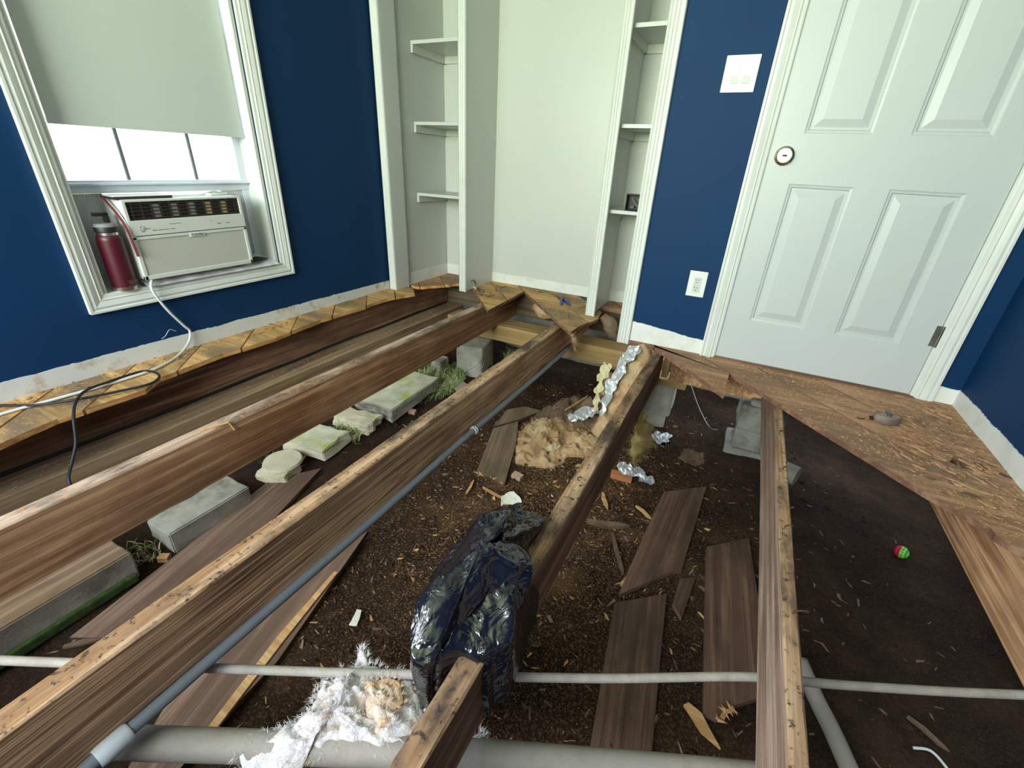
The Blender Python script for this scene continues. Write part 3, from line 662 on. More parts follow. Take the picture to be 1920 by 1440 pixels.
# clods
b = MB()
for i in range(900):
    x, y = rnd(.5, 3.1), rnd(-2.4, .6); r = rnd(.004, .016)*(1 if rnd(0, 1) < .9 else 1.8); M4 = Matrix.Translation((x, y, gh(x, y)+r*.2)) @ Matrix.Rotation(rnd(0, 6), 4, 'Z') @ Matrix.Diagonal((r, r*rnd(.6, 1), r*rnd(.4, .8), 1))
    b.add([M4 @ Vector(v) for v in ((1, 0, 0), (0, 1, 0), (-1, 0, 0), (0, -1, 0), (0, 0, 1), (.6, .6, .5), (-.6, -.5, .5))], [(0, 5, 4), (0, 1, 5), (1, 4, 5), (1, 2, 4), (2, 6, 4), (2, 3, 6), (3, 4, 6), (3, 0, 4)])
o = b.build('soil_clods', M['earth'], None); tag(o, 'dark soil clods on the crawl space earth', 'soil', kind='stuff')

# ------------------------------------------------------------------ concrete blocks, stones, piers
def rock(name, x0, x1, y0, y1, z0, z1, ms, label, cat, rz=0, amp=.006, bev=.005, group=None, mosside=False):
    bm = bmesh.new(); bmesh.ops.create_cube(bm, size=1)
    sx, sy, sz = x1-x0, y1-y0, z1-z0
    for v in bm.verts: v.co = Vector((v.co.x*sx, v.co.y*sy, v.co.z*sz))
    bmesh.ops.bevel(bm, geom=bm.edges[:], offset=bev, segments=2, affect='EDGES')
    bmesh.ops.subdivide_edges(bm, edges=bm.edges[:], cuts=3, use_grid_fill=True)
    sd = rnd(0, 50)
    for v in bm.verts: v.co += v.co.normalized()*amp*fbm(v.co*14+Vector((sd, 0, 0)), 3)
    me = bpy.data.meshes.new(name); bm.normal_update()
    for f in bm.faces:
        f.material_index = 1 if (len(ms) > 1 and f.normal.z > .5) or (mosside and f.calc_center_median().z < -sz*.15) else 0
    bm.to_mesh(me); bm.free()
    for m_ in ms: me.materials.append(M[m_])
    o = bpy.data.objects.new(name, me); COL.objects.link(o); o.location = ((x0+x1)/2, (y0+y1)/2, (z0+z1)/2); o.rotation_euler = (0, 0, rz)
    tag(o, label, cat, group); return o
rock('concrete_block', .40, .575, -2.55, -1.97, -.54, -.42, ['conc', 'ledge'], 'grey curb block with green base, nearest under the pale-topped joist', 'block', mosside=False)
rock('concrete_block', .40, .552, -1.845, -1.52, -.57, -.46, ['conc'], 'grey curb block second from the left edge under the pale-topped joist', 'block')
b = MB(); b.bbox(.572, .590, -2.5, -1.98, -.54, -.505, .006); o = b.build('moss_strip', M['moss'], None); tag(o, 'green moss strip along the foot of the nearest curb block', 'moss', kind='stuff')
rock('paving_stone', .34, .58, -1.18, -.97, -.54, -.475, ['stone', 'concmoss'], 'mossy square paving stone beside the leaning stick', 'stone', .15, .022)
rock('paving_stone', .36, .60, -.88, -.74, -.55, -.480, ['stone'], 'small broken tan stone between the mossy pavers', 'stone', .1, .03)
rock('paving_stone', .34, .615, -.70, -.20, -.54, -.455, ['conc', 'concmoss'], 'long cracked paver with yellow-green moss under the second joist', 'stone', .05, .022)
c = on_ground(535, 865, .06); b = MB(); prof = [(.0001, 0), (.085, 0), (.09, .01), (.085, .022), (.0001, .024)]
b.lathe(prof, Matrix.Translation((c.x-.02, c.y, c.z-.02)), 28); o = b.build('round_stone', M['stone'], None, 'auto'); tag(o, 'round flat pale stone disc next to the square mossy paver', 'stone')
rock('rubble_stone', .42, .56, -1.40, -1.28, -.55, -.50, ['stone'], 'rough mossy rubble at the point of the grey-brown board', 'stone', .4, .02)
# piers
rock('pier_block', .50, .70, .14, .40, -.60, -.345, ['conc', 'conc'], 'pale concrete pier block with green foot below the second joist', 'block', .2)
b = MB(); b.bbox(.66, .695, .16, .36, -.58, -.54, .01); o = b.build('moss_patch', M['moss'], None); tag(o, 'green moss at the foot of the pale pier block', 'moss', kind='stuff')
rock('pier_block', .40, .48, -.02, .10, -.58, -.44, ['conc'], 'small whitish stone block half hidden by grass at the pier', 'block', .1)
rock('pier_block', 1.88, 2.045, .11, .30, -.47, -.277, ['conc'], 'upper grey pier block under the wood shim near the door', 'block', 0)
rock('pier_block', 1.865, 2.02, .12, .33, -.64, -.475, ['conc'], 'lower grey pier block under the wood shim near the door', 'block', .1)
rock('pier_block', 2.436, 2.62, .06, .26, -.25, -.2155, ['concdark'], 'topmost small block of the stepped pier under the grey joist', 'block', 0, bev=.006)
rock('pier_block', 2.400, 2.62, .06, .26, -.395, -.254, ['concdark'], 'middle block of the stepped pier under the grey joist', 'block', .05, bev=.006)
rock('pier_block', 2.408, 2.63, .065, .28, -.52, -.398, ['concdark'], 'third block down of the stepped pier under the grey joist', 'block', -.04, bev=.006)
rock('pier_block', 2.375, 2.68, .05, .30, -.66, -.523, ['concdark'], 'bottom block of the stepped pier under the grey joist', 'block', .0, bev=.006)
b = MB(); b.tube([(2.60, -.05, -.50), (2.72, -.10, -.50)], .05, 16); o = b.build('drain_pipe', M['pipe'], None, 'auto'); tag(o, 'stubby grey pipe end sticking out right of the stepped pier', 'pipe')
def brick(px, py, s, mt, label, rz):
    p = on_ground(px, py, .012); o = MB().bbox(-s, s, -s*.7, s*.7, -.012, .012, .002).build('brick_piece', M[mt], None); o.location = p; o.rotation_euler = (.05, .04, rz); tag(o, label, 'brick')
brick(778, 717, .018, 'brick', 'orange brick bit among the grass', .5)
brick(773, 772, .022, 'brickpale', 'pale orange brick bit below the grass patch', .2)
brick(970, 893, .026, 'brickpale', 'pinkish brick bit right of the tan splintered board', -.1)
brick(308, 1046, .018, 'chip', 'small orange wood bit on the earth near the curb blocks', .6)

# grass
def grass(name, cxy, n, rx, ry, H, label, dry=.35, seed=1):
    random.seed(seed); b = MB()
    for i in range(n):
        a = rnd(0, 6.28); r = math.sqrt(rnd(0, 1)); x = cxy[0]+math.cos(a)*r*rx; y = cxy[1]+math.sin(a)*r*ry; z = gh(x, y)
        h = H*rnd(.4, 1.1); dx, dy = rnd(-1, 1)*h*.7, rnd(-1, 1)*h*.7; w_ = rnd(.0012, .0028); mi = 1 if rnd(0, 1) < dry else 0
        P = [Vector((x+dx*t*t, y+dy*t*t, z+h*(t-.35*t*t))) for t in (0, .4, .75, 1)]; s = Vector((math.cos(a), math.sin(a), 0))*w_
        b.add([P[0]-s, P[0]+s, P[1]-s, P[1]+s, P[2]-s*.7, P[2]+s*.7, P[3]], [(0, 1, 3, 2), (2, 3, 5, 4), (4, 5, 6)], mi)
    o = b.build(name, [M['grass'], M['drygrass']], None); tag(o, label, 'grass', kind='stuff'); return o
grass('grass_patch', (.53, -.14), 1500, .15, .30, .11, 'green and dry grass clump growing under the second joist', .4, 1)
grass('grass_tuft', (.50, -.93), 160, .09, .06, .09, 'small grass tuft between the mossy pavers', .4, 2)
grass('grass_tuft', (.45, -1.30), 110, .09, .08, .07, 'small weeds beside the round stone', .2, 3)
grass('grass_tuft', (.78, .62), 160, .10, .08, .15, 'green grass tuft in shade behind the pale pier block', .1, 4)
grass('grass_tuft', (.75, -.62), 60, .06, .07, .05, 'low weeds at the foot of the conduit joist', .2, 5)
grass('grass_verge', (-.52, -.6), 3500, .34, .85, .12, 'grass outside the house seen past the sill', .3, 6)
grass('dry_roots', (.47, -1.93), 130, .07, .07, .05, 'tuft of dry roots between the two curb blocks', .8, 7)
random.seed(5)

# ------------------------------------------------------------------ pipes
b = MB(); pts = [AX(q[0], q[1], 1.352) for q in ((120, 1500), (180, 1440), (500, 1160), (885, 815), (1060, 665))]
y_ = [-2.6, -2.34, -1.99, -1.0, .10, .33]
b.tube([(1.352, y, -.205+.003*math.sin(y*5)) for y in [-3.2+i*.15 for i in range(24)]], .0135, 14); cd = b.build('conduit', M['conduit'], None, True); tag(cd, 'grey conduit pipe running along the streaky joist', 'pipe')
p = AX(215, 1393, 1.352); MB().tube([(1.352, p.y-.03, -.205), (1.352, p.y-.022, -.205), (1.352, p.y+.02, -.205), (1.352, p.y+.026, -.205)], [.019, .021, .021, .018], 16).build('coupling', M['pvc'], cd, 'auto')
p = AX(887, 815, 1.352)
for dy in (0, .012): MB().tube([(1.352+.0165*math.cos(a), p.y+dy, -.205+.0165*math.sin(a)) for a in [i*2*math.pi/20-.5 for i in range(17)]], .003, 6).build('pipe_strap', M['cordwhite'], cd)
p = AX(828, 866, 1.352); MB().tube([(1.352, p.y-.005, -.205), (1.352, p.y+.005, -.205)], .0155, 14).build('pipe_ring', M['conduit'], cd)
b = MB(); pts = [AZ(0, 1238, -.255), AZ(130, 1243, -.255), AZ(600, 1260, -.26), AZ(830, 1266, -.26), AZ(1130, 1272, -.262), AZ(1400, 1269, -.258), AZ(1560, 1283, -.262), AZ(1760, 1296, -.262), AZ(1920, 1303, -.262), AZ(2100, 1310, -.262)]
d0 = pts[0]*2-pts[1]; b.tube(spline([d0]+pts, 6), .0105, 10); o = b.build('gas_pipe', M['thinpipe'], None, True); tag(o, 'thin pale pipe crossing the whole picture under the joists', 'pipe')
b = MB(); pts = [AZ(180, 1389, -.30), AZ(240, 1392, -.30), AZ(800, 1412, -.30), AZ(1250, 1446, -.30), AZ(1500, 1470, -.3)]
b.tube(spline(pts, 6), .031, 18); o = b.build('drain_pipe', M['pipe'], None, True); tag(o, 'thick grey drain pipe along the bottom edge under the white insulation', 'pipe')
b = MB(); b.tube(spline([on_ground(1500, 1240, .02), on_ground(1530, 1310, .02), on_ground(1560, 1370, .02), on_ground(1600, 1460, .02)]), .024, 12); o = b.build('drain_pipe', M['pipe'], None, True); tag(o, 'dusty dark pipe on the earth right of the grey joist', 'pipe')
b = MB(); b.tube(spline([on_ground(1712, 1402, .006), on_ground(1745, 1408, .006), on_ground(1775, 1440, .006), on_ground(1800, 1480, .006)]), .004, 6); o = b.build('white_wire', M['cordwhite'], None, True); tag(o, 'short white wire on the earth at the bottom right', 'wire')
b = MB(); b.tube(spline([AY(1294, 716, .10), AY(1310, 762, .06), AY(1330, 800, .02), on_ground(1345, 806, .004)]), .0018, 6); o = b.build('hanging_wire', M['cordwhite'], None, True); tag(o, 'thin grey wire hanging from the header beam under the door', 'wire')
# string loop at pier
b = MB(); b.tube(spline([AX(898, 637, .72), AX(905, 655, .72), AX(907, 662, .72), AX(902, 675, .72), AX(890, 688, .72), AX(872, 697, .72)]), .0016, 5); b.tube(spline([AX(907, 662, .72), AX(909, 672, .72), AX(905, 688, .72), AX(897, 698, .72)]), .0016, 5)
o = b.build('string_loop', M['string'], None, True); tag(o, 'tan string loop hanging in front of the pale pier block', 'string')

# ------------------------------------------------------------------ insulation
def fluff(name, outline, zfun, height, mt, label, res=46, seed=0, hair=500, hl=.03, cat='insulation', lumps=9, ridg=0):
    """outline: world xy polygon; soft torn batt with thickness and loose fibres"""
    random.seed(int(seed*10)); n = len(outline); c = sum((Vector(p) for p in outline), Vector((0, 0)))/n
    ring = []
    P = outline+[outline[0]]
    for i in range(n):
        a = Vector(P[i]); d = Vector(P[i+1]); L = max(1, int((d-a).length/.012))
        for k in range(L):
            q = a.lerp(d, k/L); nn = (q-c).normalized(); ring.append(q+nn*.014*fbm((q.x*30+seed, q.y*30, 1), 3))
    N = len(ring); K = 26; vs = []; fs = []
    for k in range(K+1):
        t = k/K
        for q in ring:
            p = c.lerp(q, 1-t); edge = 1-(1-t)
            h = height*(1-(1-t)**2.2)*(.75+.8*fbm((p.x*lumps+seed, p.y*lumps, 2), 5)+ridg*math.sin((p.x*1.0+p.y*.4)*60+3*fbm((p.x*9, p.y*9, seed), 2))) + .014*noise.noise((p.x*70, p.y*70, seed))+height*.35*(.35-abs(noise.noise((p.x*24+2*noise.noise((p.y*9, 0, 0)), p.y*24, seed+3))))
            vs.append((p.x, p.y, zfun(p.x, p.y)+max(.002, h)))
    for k in range(K):
        for i in range(N): fs.append((k*N+i, k*N+(i+1) % N, (k+1)*N+(i+1) % N, (k+1)*N+i))
    base = len(vs)
    for q in ring: vs.append((q.x, q.y, zfun(q.x, q.y)-.004))
    for i in range(N): fs.append((base+i, base+(i+1) % N, (i+1) % N, i))
    b = MB(); b.add(vs, fs); o = b.build(name, M[mt], None, True); tag(o, label, cat)
    b = MB()
    for i in range(hair):
        if rnd(0, 1) < .6: k = 0; j = random.randrange(N)
        else: k = random.randrange(0, K-1); j = random.randrange(N)
        p = Vector(vs[k*N+j]); q0 = Vector((p.x-c.x, p.y-c.y, 0)); q0 = q0.normalized() if q0.length > 0 else Vector((1, 0, 0))
        d = (q0*(1 if k == 0 else .3)+Vector((rnd(-1, 1), rnd(-1, 1), rnd(-.3, 1.0)))*.8).normalized()*hl*rnd(.3, 1); s = Vector((-d.y, d.x, 0)).normalized()*.0004
        m1 = p+d*.6+Vector((0, 0, .15*hl)); e1 = p+d+Vector((rnd(-.2, .2), rnd(-.2, .2), -.1))*hl
        b.add([p-s, p+s, m1+s, m1-s, e1], [(0, 1, 2, 3), (3, 2, 4)])
    f = b.build('loose_fibres', M[mt], o); f['kind'] = 'stuff'
    return o
def wpoly(pxs, z): return [tuple(AZ(q[0], q[1], z).xy) for q in pxs]
# white batt draped over both pipes
def zdrape(x, y):
    a = AZ(240, 1392, -.30); c_ = AZ(800, 1412, -.30); d = (c_-a).xy.normalized(); n_ = Vector((-d.y, d.x)); s = (Vector((x, y))-a.xy).dot(n_)
    return -.285+.02*math.exp(-(s/.06)**2) - .03*min(1, abs(s-.15)/.2) + .02*math.exp(-((s-.20)/.05)**2)
fluff('insulation_batt', wpoly([(600, 1262), (640, 1258), (668, 1240), (675, 1212), (690, 1240), (740, 1250), (765, 1252), (775, 1290), (798, 1325), (790, 1360), (752, 1395), (690, 1396), (652, 1392), (560, 1400), (548, 1440), (470, 1470), (445, 1440), (445, 1405), (470, 1375), (540, 1345), (575, 1330), (590, 1295)], -.255), zdrape, .05, 'fibrewhite', 'white and orange fluffy insulation draped over the pipes at the bottom', seed=1, hair=2600, hl=.024, lumps=12)
op = fluff('stained_patch', wpoly([(683, 1262), (745, 1262), (752, 1300), (735, 1335), (712, 1345), (692, 1320), (680, 1290)], -.225), lambda x, y: zdrape(x, y)+.030, .022, 'fibreorange', None, seed=12, hair=300, hl=.02, cat=None)
op.parent = [o for o in COL.objects if o.name == 'insulation_batt'][0]
fluff('insulation_scrap', wpoly([(872, 1372), (905, 1370), (885, 1404), (868, 1408)], -.28), lambda x, y: -.31, .03, 'fibrewhite', 'small white insulation scrap right of the front of the bag joist', seed=2, hair=160)
# tan torn insulation on the ground left of joist 3
g2 = lambda x, y: gh(x, y)
fluff('insulation_batt', [tuple(on_ground(*q, .04).xy) for q in ((965, 835), (975, 800), (1000, 780), (1040, 772), (1085, 790), (1130, 812), (1120, 850), (1070, 845), (1035, 868), (990, 862), (968, 858))], g2, .085, 'fibretan', 'tan lumpy torn insulation on the earth beside the tan board', seed=3, hair=1200, hl=.035, lumps=14)
fluff('insulation_batt', [tuple(on_ground(*q, .05).xy) for q in ((1000, 772), (1035, 752), (1085, 742), (1140, 748), (1150, 770), (1140, 792), (1085, 795), (1040, 778))], g2, .12, 'fibredark', 'brown curled insulation behind the tan lump', seed=4, hair=900, hl=.03, lumps=10)
fluff('insulation_batt', [tuple(on_ground(*q, .05).xy) for q in ((1135, 700), (1165, 690), (1190, 720), (1185, 780), (1150, 800), (1122, 800), (1120, 750))], g2, .20, 'fibretan', 'tan insulation heaped against the bag joist near the foil', seed=5, hair=900, hl=.03, lumps=9)
fluff('insulation_scrap', [tuple(on_ground(*q, .03).xy) for q in ((1285, 835), (1320, 845), (1322, 862), (1300, 865), (1275, 850))], g2, .03, 'fibredark', 'dirty insulation scrap in the shade right of the foil', seed=6, hair=200, hl=.02)
# wrapped bulge hanging at the end of joist 3
def tubefluff(name, pts, rs, mt, label, amp=.018, n=26, seed=0, hair=400, hl=.03):
    random.seed(seed); pts = spline(pts, 8); m_ = len(pts); rr = []
    for i in range(m_):
        t = i/(m_-1)*(len(rs)-1); k = min(int(t), len(rs)-2); rr.append(rs[k]+(rs[k+1]-rs[k])*(t-k))
    b = MB(); b.tube(pts, rr, n)
    c = [sum((Vector(b.v[i*n+k]) for k in range(n)), Vector())/n for i in range(m_)]
    for i in range(m_):
        for k in range(n):
            v = Vector(b.v[i*n+k]); d = (v-c[i]).normalized(); b.v[i*n+k] = tuple(v+d*amp*fbm(v*13+Vector((seed, 0, 0)), 4))
    o = b.build(name, M[mt], None, True); tag(o, label, 'insulation')
    src = b.v[:]; h = MB()
    for i in range(hair):
        j = random.randrange(len(src)); p = Vector(src[j]); cc = c[j//n]; d = ((p-cc).normalized()+Vector((rnd(-.8, .8), rnd(-.8, .8), rnd(-.8, .3)))).normalized()*hl*rnd(.3, 1); s = d.orthogonal().normalized()*.0005
        h.add([p-s, p+s, p+d*.6+s*.6, p+d*.6-s*.6, p+d+Vector((0, 0, -.25*hl))], [(0, 1, 2, 3), (3, 2, 4)])
    if hair: f = h.build('loose_fibres', M[mt], o); f['kind'] = 'stuff'
    return o
bt = tubefluff('insulation_roll', [(1.84, .02, -.045), (1.83, -.06, -.085), (1.815, -.14, -.16), (1.80, -.20, -.26), (1.79, -.22, -.37), (1.78, -.22, -.49)], [.05, .075, .085, .085, .075, .095], 'fibretan', 'tan insulation roll with torn foil backing hanging beside the end of the bag joist', seed=7, hair=700)
tubefluff('insulation_wad', [AX(1208, 780, 1.985), AX(1205, 830, 1.99), AX(1188, 868, 2.0)], [.02, .045, .012], 'fibreyellow', 'yellow insulation wad bulging out below the right side of the bag joist', amp=.03, seed=8, hair=900, hl=.035)
tubefluff('insulation_wad', [AY(1130, 592, .36), AY(1145, 610, .36), AY(1148, 632, .36)], [.03, .05, .02], 'fibredark', 'dark bulb of insulation hanging under the narrow shelf tower', seed=9, hair=60)
tubefluff('insulation_wad', [AX(1073, 618, 1.40), AX(1077, 640, 1.40), AX(1078, 658, 1.395)], [.018, .016, .004], 'fibretan', 'ragged tan insulation strip dangling from the corner of the alcove boards', amp=.02, seed=10, hair=120)
tubefluff('insulation_wad', [(.92, .60, -.10), (1.02, .58, -.13), (1.15, .58, -.12)], [.03, .04, .03], 'fibretan', 'pale insulation wad in the shade behind the alcove boards', amp=.02, seed=11, hair=60)
# foil
def crumple(name, pts3, rx, mt, label, cat='foil', seed=0, amp=.02, res=16, parent=None):
    """crumpled sheet between points: list of (left, right) 3d pairs"""
    vs = []; fs = []; L = []
    A = spline([p[0] for p in pts3], res); B = spline([p[1] for p in pts3], res); n = len(A); W = 10
    for i in range(n):
        for k in range(W+1):
            p = A[i].lerp(B[i], k/W); o_ = Vector((noise.noise((p*26)+Vector((seed, 0, 0))), noise.noise((p*26)+Vector((0, seed+9, 0))), noise.noise((p*26)+Vector((0, 0, seed+4)))))
            c_ = noise.cell(p*55+Vector((seed, seed, 0))); vs.append(p+o_*amp+Vector((0, 0, c_*amp*.35)))
    for i in range(n-1):
        for k in range(W): j = i*(W+1)+k; fs.append((j, j+1, j+W+2, j+W+1))
    m_ = len(vs); vs += [Vector(v)-Vector((0, 0, .0012)) for v in vs]; fs += [tuple(q+m_ for q in f[::-1]) for f in fs]
    b = MB(); b.add(vs, fs); o = b.build(name, M[mt], parent, False)
    if not parent: tag(o, label, cat)
    return o
def gp(px, py, dz): return on_ground(px, py, dz)
crumple('foil_scrap', [(gp(1062, 778, .10), gp(1068, 792, .10)), (gp(1085, 768, .11), gp(1092, 784, .11)), (gp(1120, 762, .12), gp(1124, 776, .11))], 0, 'foil', 'crumpled silver foil on the torn insulation left of the bag joist', seed=1)
crumple('foil_scrap', [(gp(1205, 815, .02), gp(1212, 824, .02)), (gp(1230, 810, .04), gp(1232, 828, .03)), (gp(1260, 815, .02), gp(1252, 830, .02))], 0, 'foil', 'dull silver foil scrap right of the bag joist in the shade', seed=2)
crumple('foil_scrap', [(gp(1158, 866, .06), gp(1160, 886, .03)), (gp(1185, 872, .05), gp(1188, 892, .03)), (gp(1212, 888, .03), gp(1208, 905, .02)), (gp(1226, 905, .01), gp(1224, 906, .01))], 0, 'foil', 'bright crumpled foil tail beside the orange wood block', seed=3)
crumple('foil_backing', [((1.79, -.10, .0), (1.85, -.12, .005)), ((1.76, -.20, -.07), (1.82, -.22, -.06)), ((1.735, -.29, -.19), (1.79, -.305, -.18)), ((1.74, -.325, -.33), (1.77, -.335, -.32))], 0, 'foil', '', parent=bt, seed=4, amp=.022)
crumple('flaking_foam', [((1.655, -.12, -.12), (1.715, -.15, -.10)), ((1.66, -.19, -.22), (1.71, -.24, -.21)), ((1.675, -.24, -.36), (1.71, -.28, -.35))], 0, 'yellowfoam', '', parent=bt, seed=5, amp=.03)
crumple('paper_scrap', [(gp(940, 932, .02), gp(938, 946, .01)), (gp(958, 922, .03), gp(960, 944, .01)), (gp(978, 934, .02), gp(980, 940, .01))], 0, 'paper', 'crumpled white paper scrap just above the black trash bag', cat='paper', seed=6, amp=.01)
crumple('foam_chip', [(gp(1020, 838, .05), gp(1022, 848, .05)), (gp(1050, 828, .06), gp(1052, 838, .05))], 0, 'yellowfoam', 'pale foam chip on the rubble beside the tan insulation', cat='foam', seed=7, amp=.006)
crumple('paper_scrap', [(gp(668, 1142, .02), gp(678, 1144, .02)), (gp(655, 1172, .01), gp(668, 1174, .01))], 0, 'paper', 'small pale paper strip on the earth left of the bag', cat='paper', seed=8, amp=.004)

# ------------------------------------------------------------------ trash bag
def make_bag():
    out = [(943, 952), (962, 948), (985, 949), (1010, 958), (1024, 972), (1010, 990), (985, 1026), (987, 1050), (996, 1085), (993, 1108), (974, 1160), (960, 1196), (930, 1212), (905, 1222), (860, 1219), (827, 1230), (818, 1222), (812, 1232), (775, 1234), (771, 1195), (775, 1150), (815, 1065), (850, 1018), (900, 975)]
    P = []
    for q in out: P.append(AZ(q[0], q[1], .012))
    ring = spline(P+[P[0]], 5)[:-1]; N = len(ring); c = sum(ring, Vector())/N; K = 22; vs = []; fs = []
    def hgt(x, y, t):
        u = (x*.84+y*.54); v_ = (-x*.54+y*.84)
        fold = abs(noise.noise((u*7+.5*noise.noise((v_*6, u*3, 3)), v_*2.2, 5)))           # long creases
        fold2 = abs(noise.noise((u*19, v_*9, 8)))
        return .014*abs(noise.noise((x*34, y*34, 6)))+.055*t**.6 + .085*t**.4*(fold-.15) + .028*(fold2-.2)*min(1, 3*t+.15)
    for k in range(K+1):
        t = k/K
        for q in ring:
            p = c.lerp(q, 1-t); vs.append(Vector((p.x, p.y, max(-.014, .0+hgt(p.x, p.y, t)))))
    for k in range(K):
        for i in range(N): fs.append((k*N+i, k*N+(i+1) % N, (k+1)*N+(i+1) % N, (k+1)*N+i))
    # hanging skirt below the rim down to the earth, kept clear of the joist
    S_ = 10; prev = 0
    for s in range(1, S_+1):
        f = s/S_
        base = len(vs)
        for i, q in enumerate(ring):
            if q.x > 1.93:
                tx = max(q.x, 1.968)+.004; ty = q.y; tz = -.02-.16*f; x_ = q.x+(tx-q.x)*min(1, f*3); y_ = ty+.01*noise.noise((q.y*9, f*4, 1))
            else:
                bx = 1.79+(q.x-c.x)*.40; by = c.y+(q.y-c.y)*.5; bx = min(bx, 1.895)
                x_ = min(q.x+(bx-q.x)*f**.8, 1.897 if f > .08 else 9); y_ = q.y+(by-q.y)*f; tz = -.01+(gh(bx, by)+.012+.01)*f
                a = i/N*60; x_ += .010*noise.noise((a, f*3, 2)); y_ += .010*noise.noise((a, f*3, 5)); x_ = min(x_, 1.899 if f > .08 else 9)
            vs.append(Vector((x_, y_, tz if s else 0)))
        for i in range(N): fs.append((base+i, base+(i+1) % N, prev+(i+1) % N, prev+i))
        prev = base
    b = MB(); b.add(vs, fs); o = b.build('trash_bag', M['bag'], None, True, loc=(c.x, c.y, -.5))
    tag(o, 'crumpled shiny black plastic trash bag slumped over the middle joist', 'bag')
    # torn flap on top
    F = [AZ(q[0], q[1], .045) for q in ((900, 975), (950, 955), (978, 950), (975, 990), (940, 1008), (985, 1022), (996, 1085), (930, 1110), (895, 1135), (845, 1180), (812, 1230), (775, 1232), (776, 1165), (820, 1070))]
    r2 = spline(F+[F[0]], 4)[:-1]; c2 = sum(r2, Vector())/len(r2); vs = []; fs = []; n2 = len(r2)
    for k in range(15):
        t = k/14
        for q in r2:
            p = c2.lerp(q, 1-t); u = (p.x*.84+p.y*.54); vs.append(Vector((p.x, p.y, .05+.065*(1-(1-t)**2)+.05*(abs(noise.noise((p.x*8, p.y*8, 11)))-.1)+.022*abs(noise.noise((p.x*23, p.y*23, 14)))-.02*(1-t))))
    for k in range(14):
        for i in range(n2): fs.append((k*n2+i, k*n2+(i+1) % n2, (k+1)*n2+(i+1) % n2, (k+1)*n2+i))
    m_ = len(vs); vs += [v-Vector((0, 0, .002)) for v in vs]; fs += [tuple(q+m_ for q in f[::-1]) for f in fs]
    b = MB(); b.add(vs, fs); b.build('flap', M['bag'], o, True, loc=(c.x, c.y, -.5))
make_bag()

# ------------------------------------------------------------------ ball
c = on_ground(1690, 1035, .026); r = .027
b = MB(); prof = [(max(.0001, r*math.sin(a)), -r*math.cos(a)) for a in [math.pi*i/20 for i in range(21)]]
MM = Matrix.Translation(c) @ Matrix.Rotation(math.radians(80), 4, 'Y') @ Matrix.Rotation(.5, 4, 'X')
b.lathe(prof, MM, 28); b.m = [1 if i < 10*28 else 0 for i in range(len(b.m))]
o = b.build('lattice_ball', [M['balg'], M['balr']], None, True, loc=tuple(c)); tag(o, 'small green and red slotted toy ball on the dark earth', 'ball')
b = MB()
for la in (-.75, -.25, .25, .75):
    for k in range(14):
        lo = 2*math.pi*k/14; d = Vector((math.cos(la)*math.cos(lo), math.cos(la)*math.sin(lo), math.sin(la))); e1 = Vector((-math.sin(lo), math.cos(lo), 0)); e2 = d.cross(e1)
        cc = d*(r*1.012); b.add([MM @ (cc+e1*.0024*a_+e2*.0032*b_) for a_, b_ in ((-1, -1), (1, -1), (1, 1), (-1, 1))], [(0, 1, 2, 3)])
b.build('slot', M['darkplastic'], o, loc=tuple(c))['kind'] = 'stuff'

# ------------------------------------------------------------------ air conditioner
ac = empty('air_conditioner', (.03, -1.19, .31), 'white window air conditioner sitting on the left window sill', 'air conditioner')
Y0, Y1, Z0, Z1, XF = -1.432, -.949, .340, .650, .030
b = MB(); b.bbox(-.30, XF-.006, Y0, Y1, Z0, Z1, .012); b.build('body', M['plastic'], ac, 'auto')
# front face frame: upper part with opening for the louvre, lower grille
def quad(b, y0, y1, z0, z1, x0, x1, m=0): b.bbox(x0, x1, y0, y1, z0, z1, .002, m)
b = MB(); quad(b, Y0, Y1, .515, .573, XF-.008, XF+.006); quad(b, Y0, Y1, .641, Z1, XF-.008, XF+.004); quad(b, Y0, Y0+.012, .57, .643, XF-.008, XF+.005); quad(b, Y1-.012, Y1, .57, .643, XF-.008, XF+.005)
b.build('control_panel', M['plastic'], ac)
b = MB(); quad(b, Y0, Y1, Z0, .357, XF-.008, XF+.006); quad(b, Y0, Y1, .500, .511, XF-.008, XF+.006); quad(b, Y0, Y0+.014, Z0, .511, XF-.008, XF+.006); quad(b, Y1-.014, Y1, Z0, .511, XF-.008, XF+.006)
quad(b, -1.215, -1.15, .492, .508, XF-.002, XF+.0075)
fr = b.build('grille_frame', M['plastic'], ac)
mg = mat('grille_perforated', (.5, .5, .46), .6); t = NT(mg); tcg = t.n('ShaderNodeTexCoord'); vo = t.n('ShaderNodeTexVoronoi'); vo.inputs['Scale'].default_value = 230; vo.inputs['Randomness'].default_value = 0
t.l(tcg.outputs['Object'], vo.inputs['Vector']); t.color(t.ramp(vo.outputs['Distance'], [(.22, (.22, .22, .20)), (.34, (.52, .52, .48))])); M['perf'] = mg
MB().box(XF-.004, XF+.002, Y0+.012, Y1-.012, .355, .502).build('grille', mg, ac)
v_ = MB(); v_.box(XF-.020, XF-.004, Y0+.010, Y1-.010, .570, .643); lv = v_.build('air_outlet', M['darkplastic'], ac)
for k in range(5):
    z = .578+k*.0135; MB().box(XF-.005, XF+.002, Y0+.014, Y1-.014, z, z+.003).build('louvre', M['darkbrown'], lv)
for k in range(13):
    y = Y0+.03+k*.0352; MB().box(XF-.004, XF+.0005, y-.0025, y+.0025, .572, .641).build('fin', M['darkbrown'], lv)
for k in (2, 4, 6, 8, 10):
    y = Y0+.034+k*.0352; MB().box(XF-.005, XF-.002, y, y+.026, .58, .635).build('inner_vane', M['string'] if k > 6 else M['ring_grey'], lv)
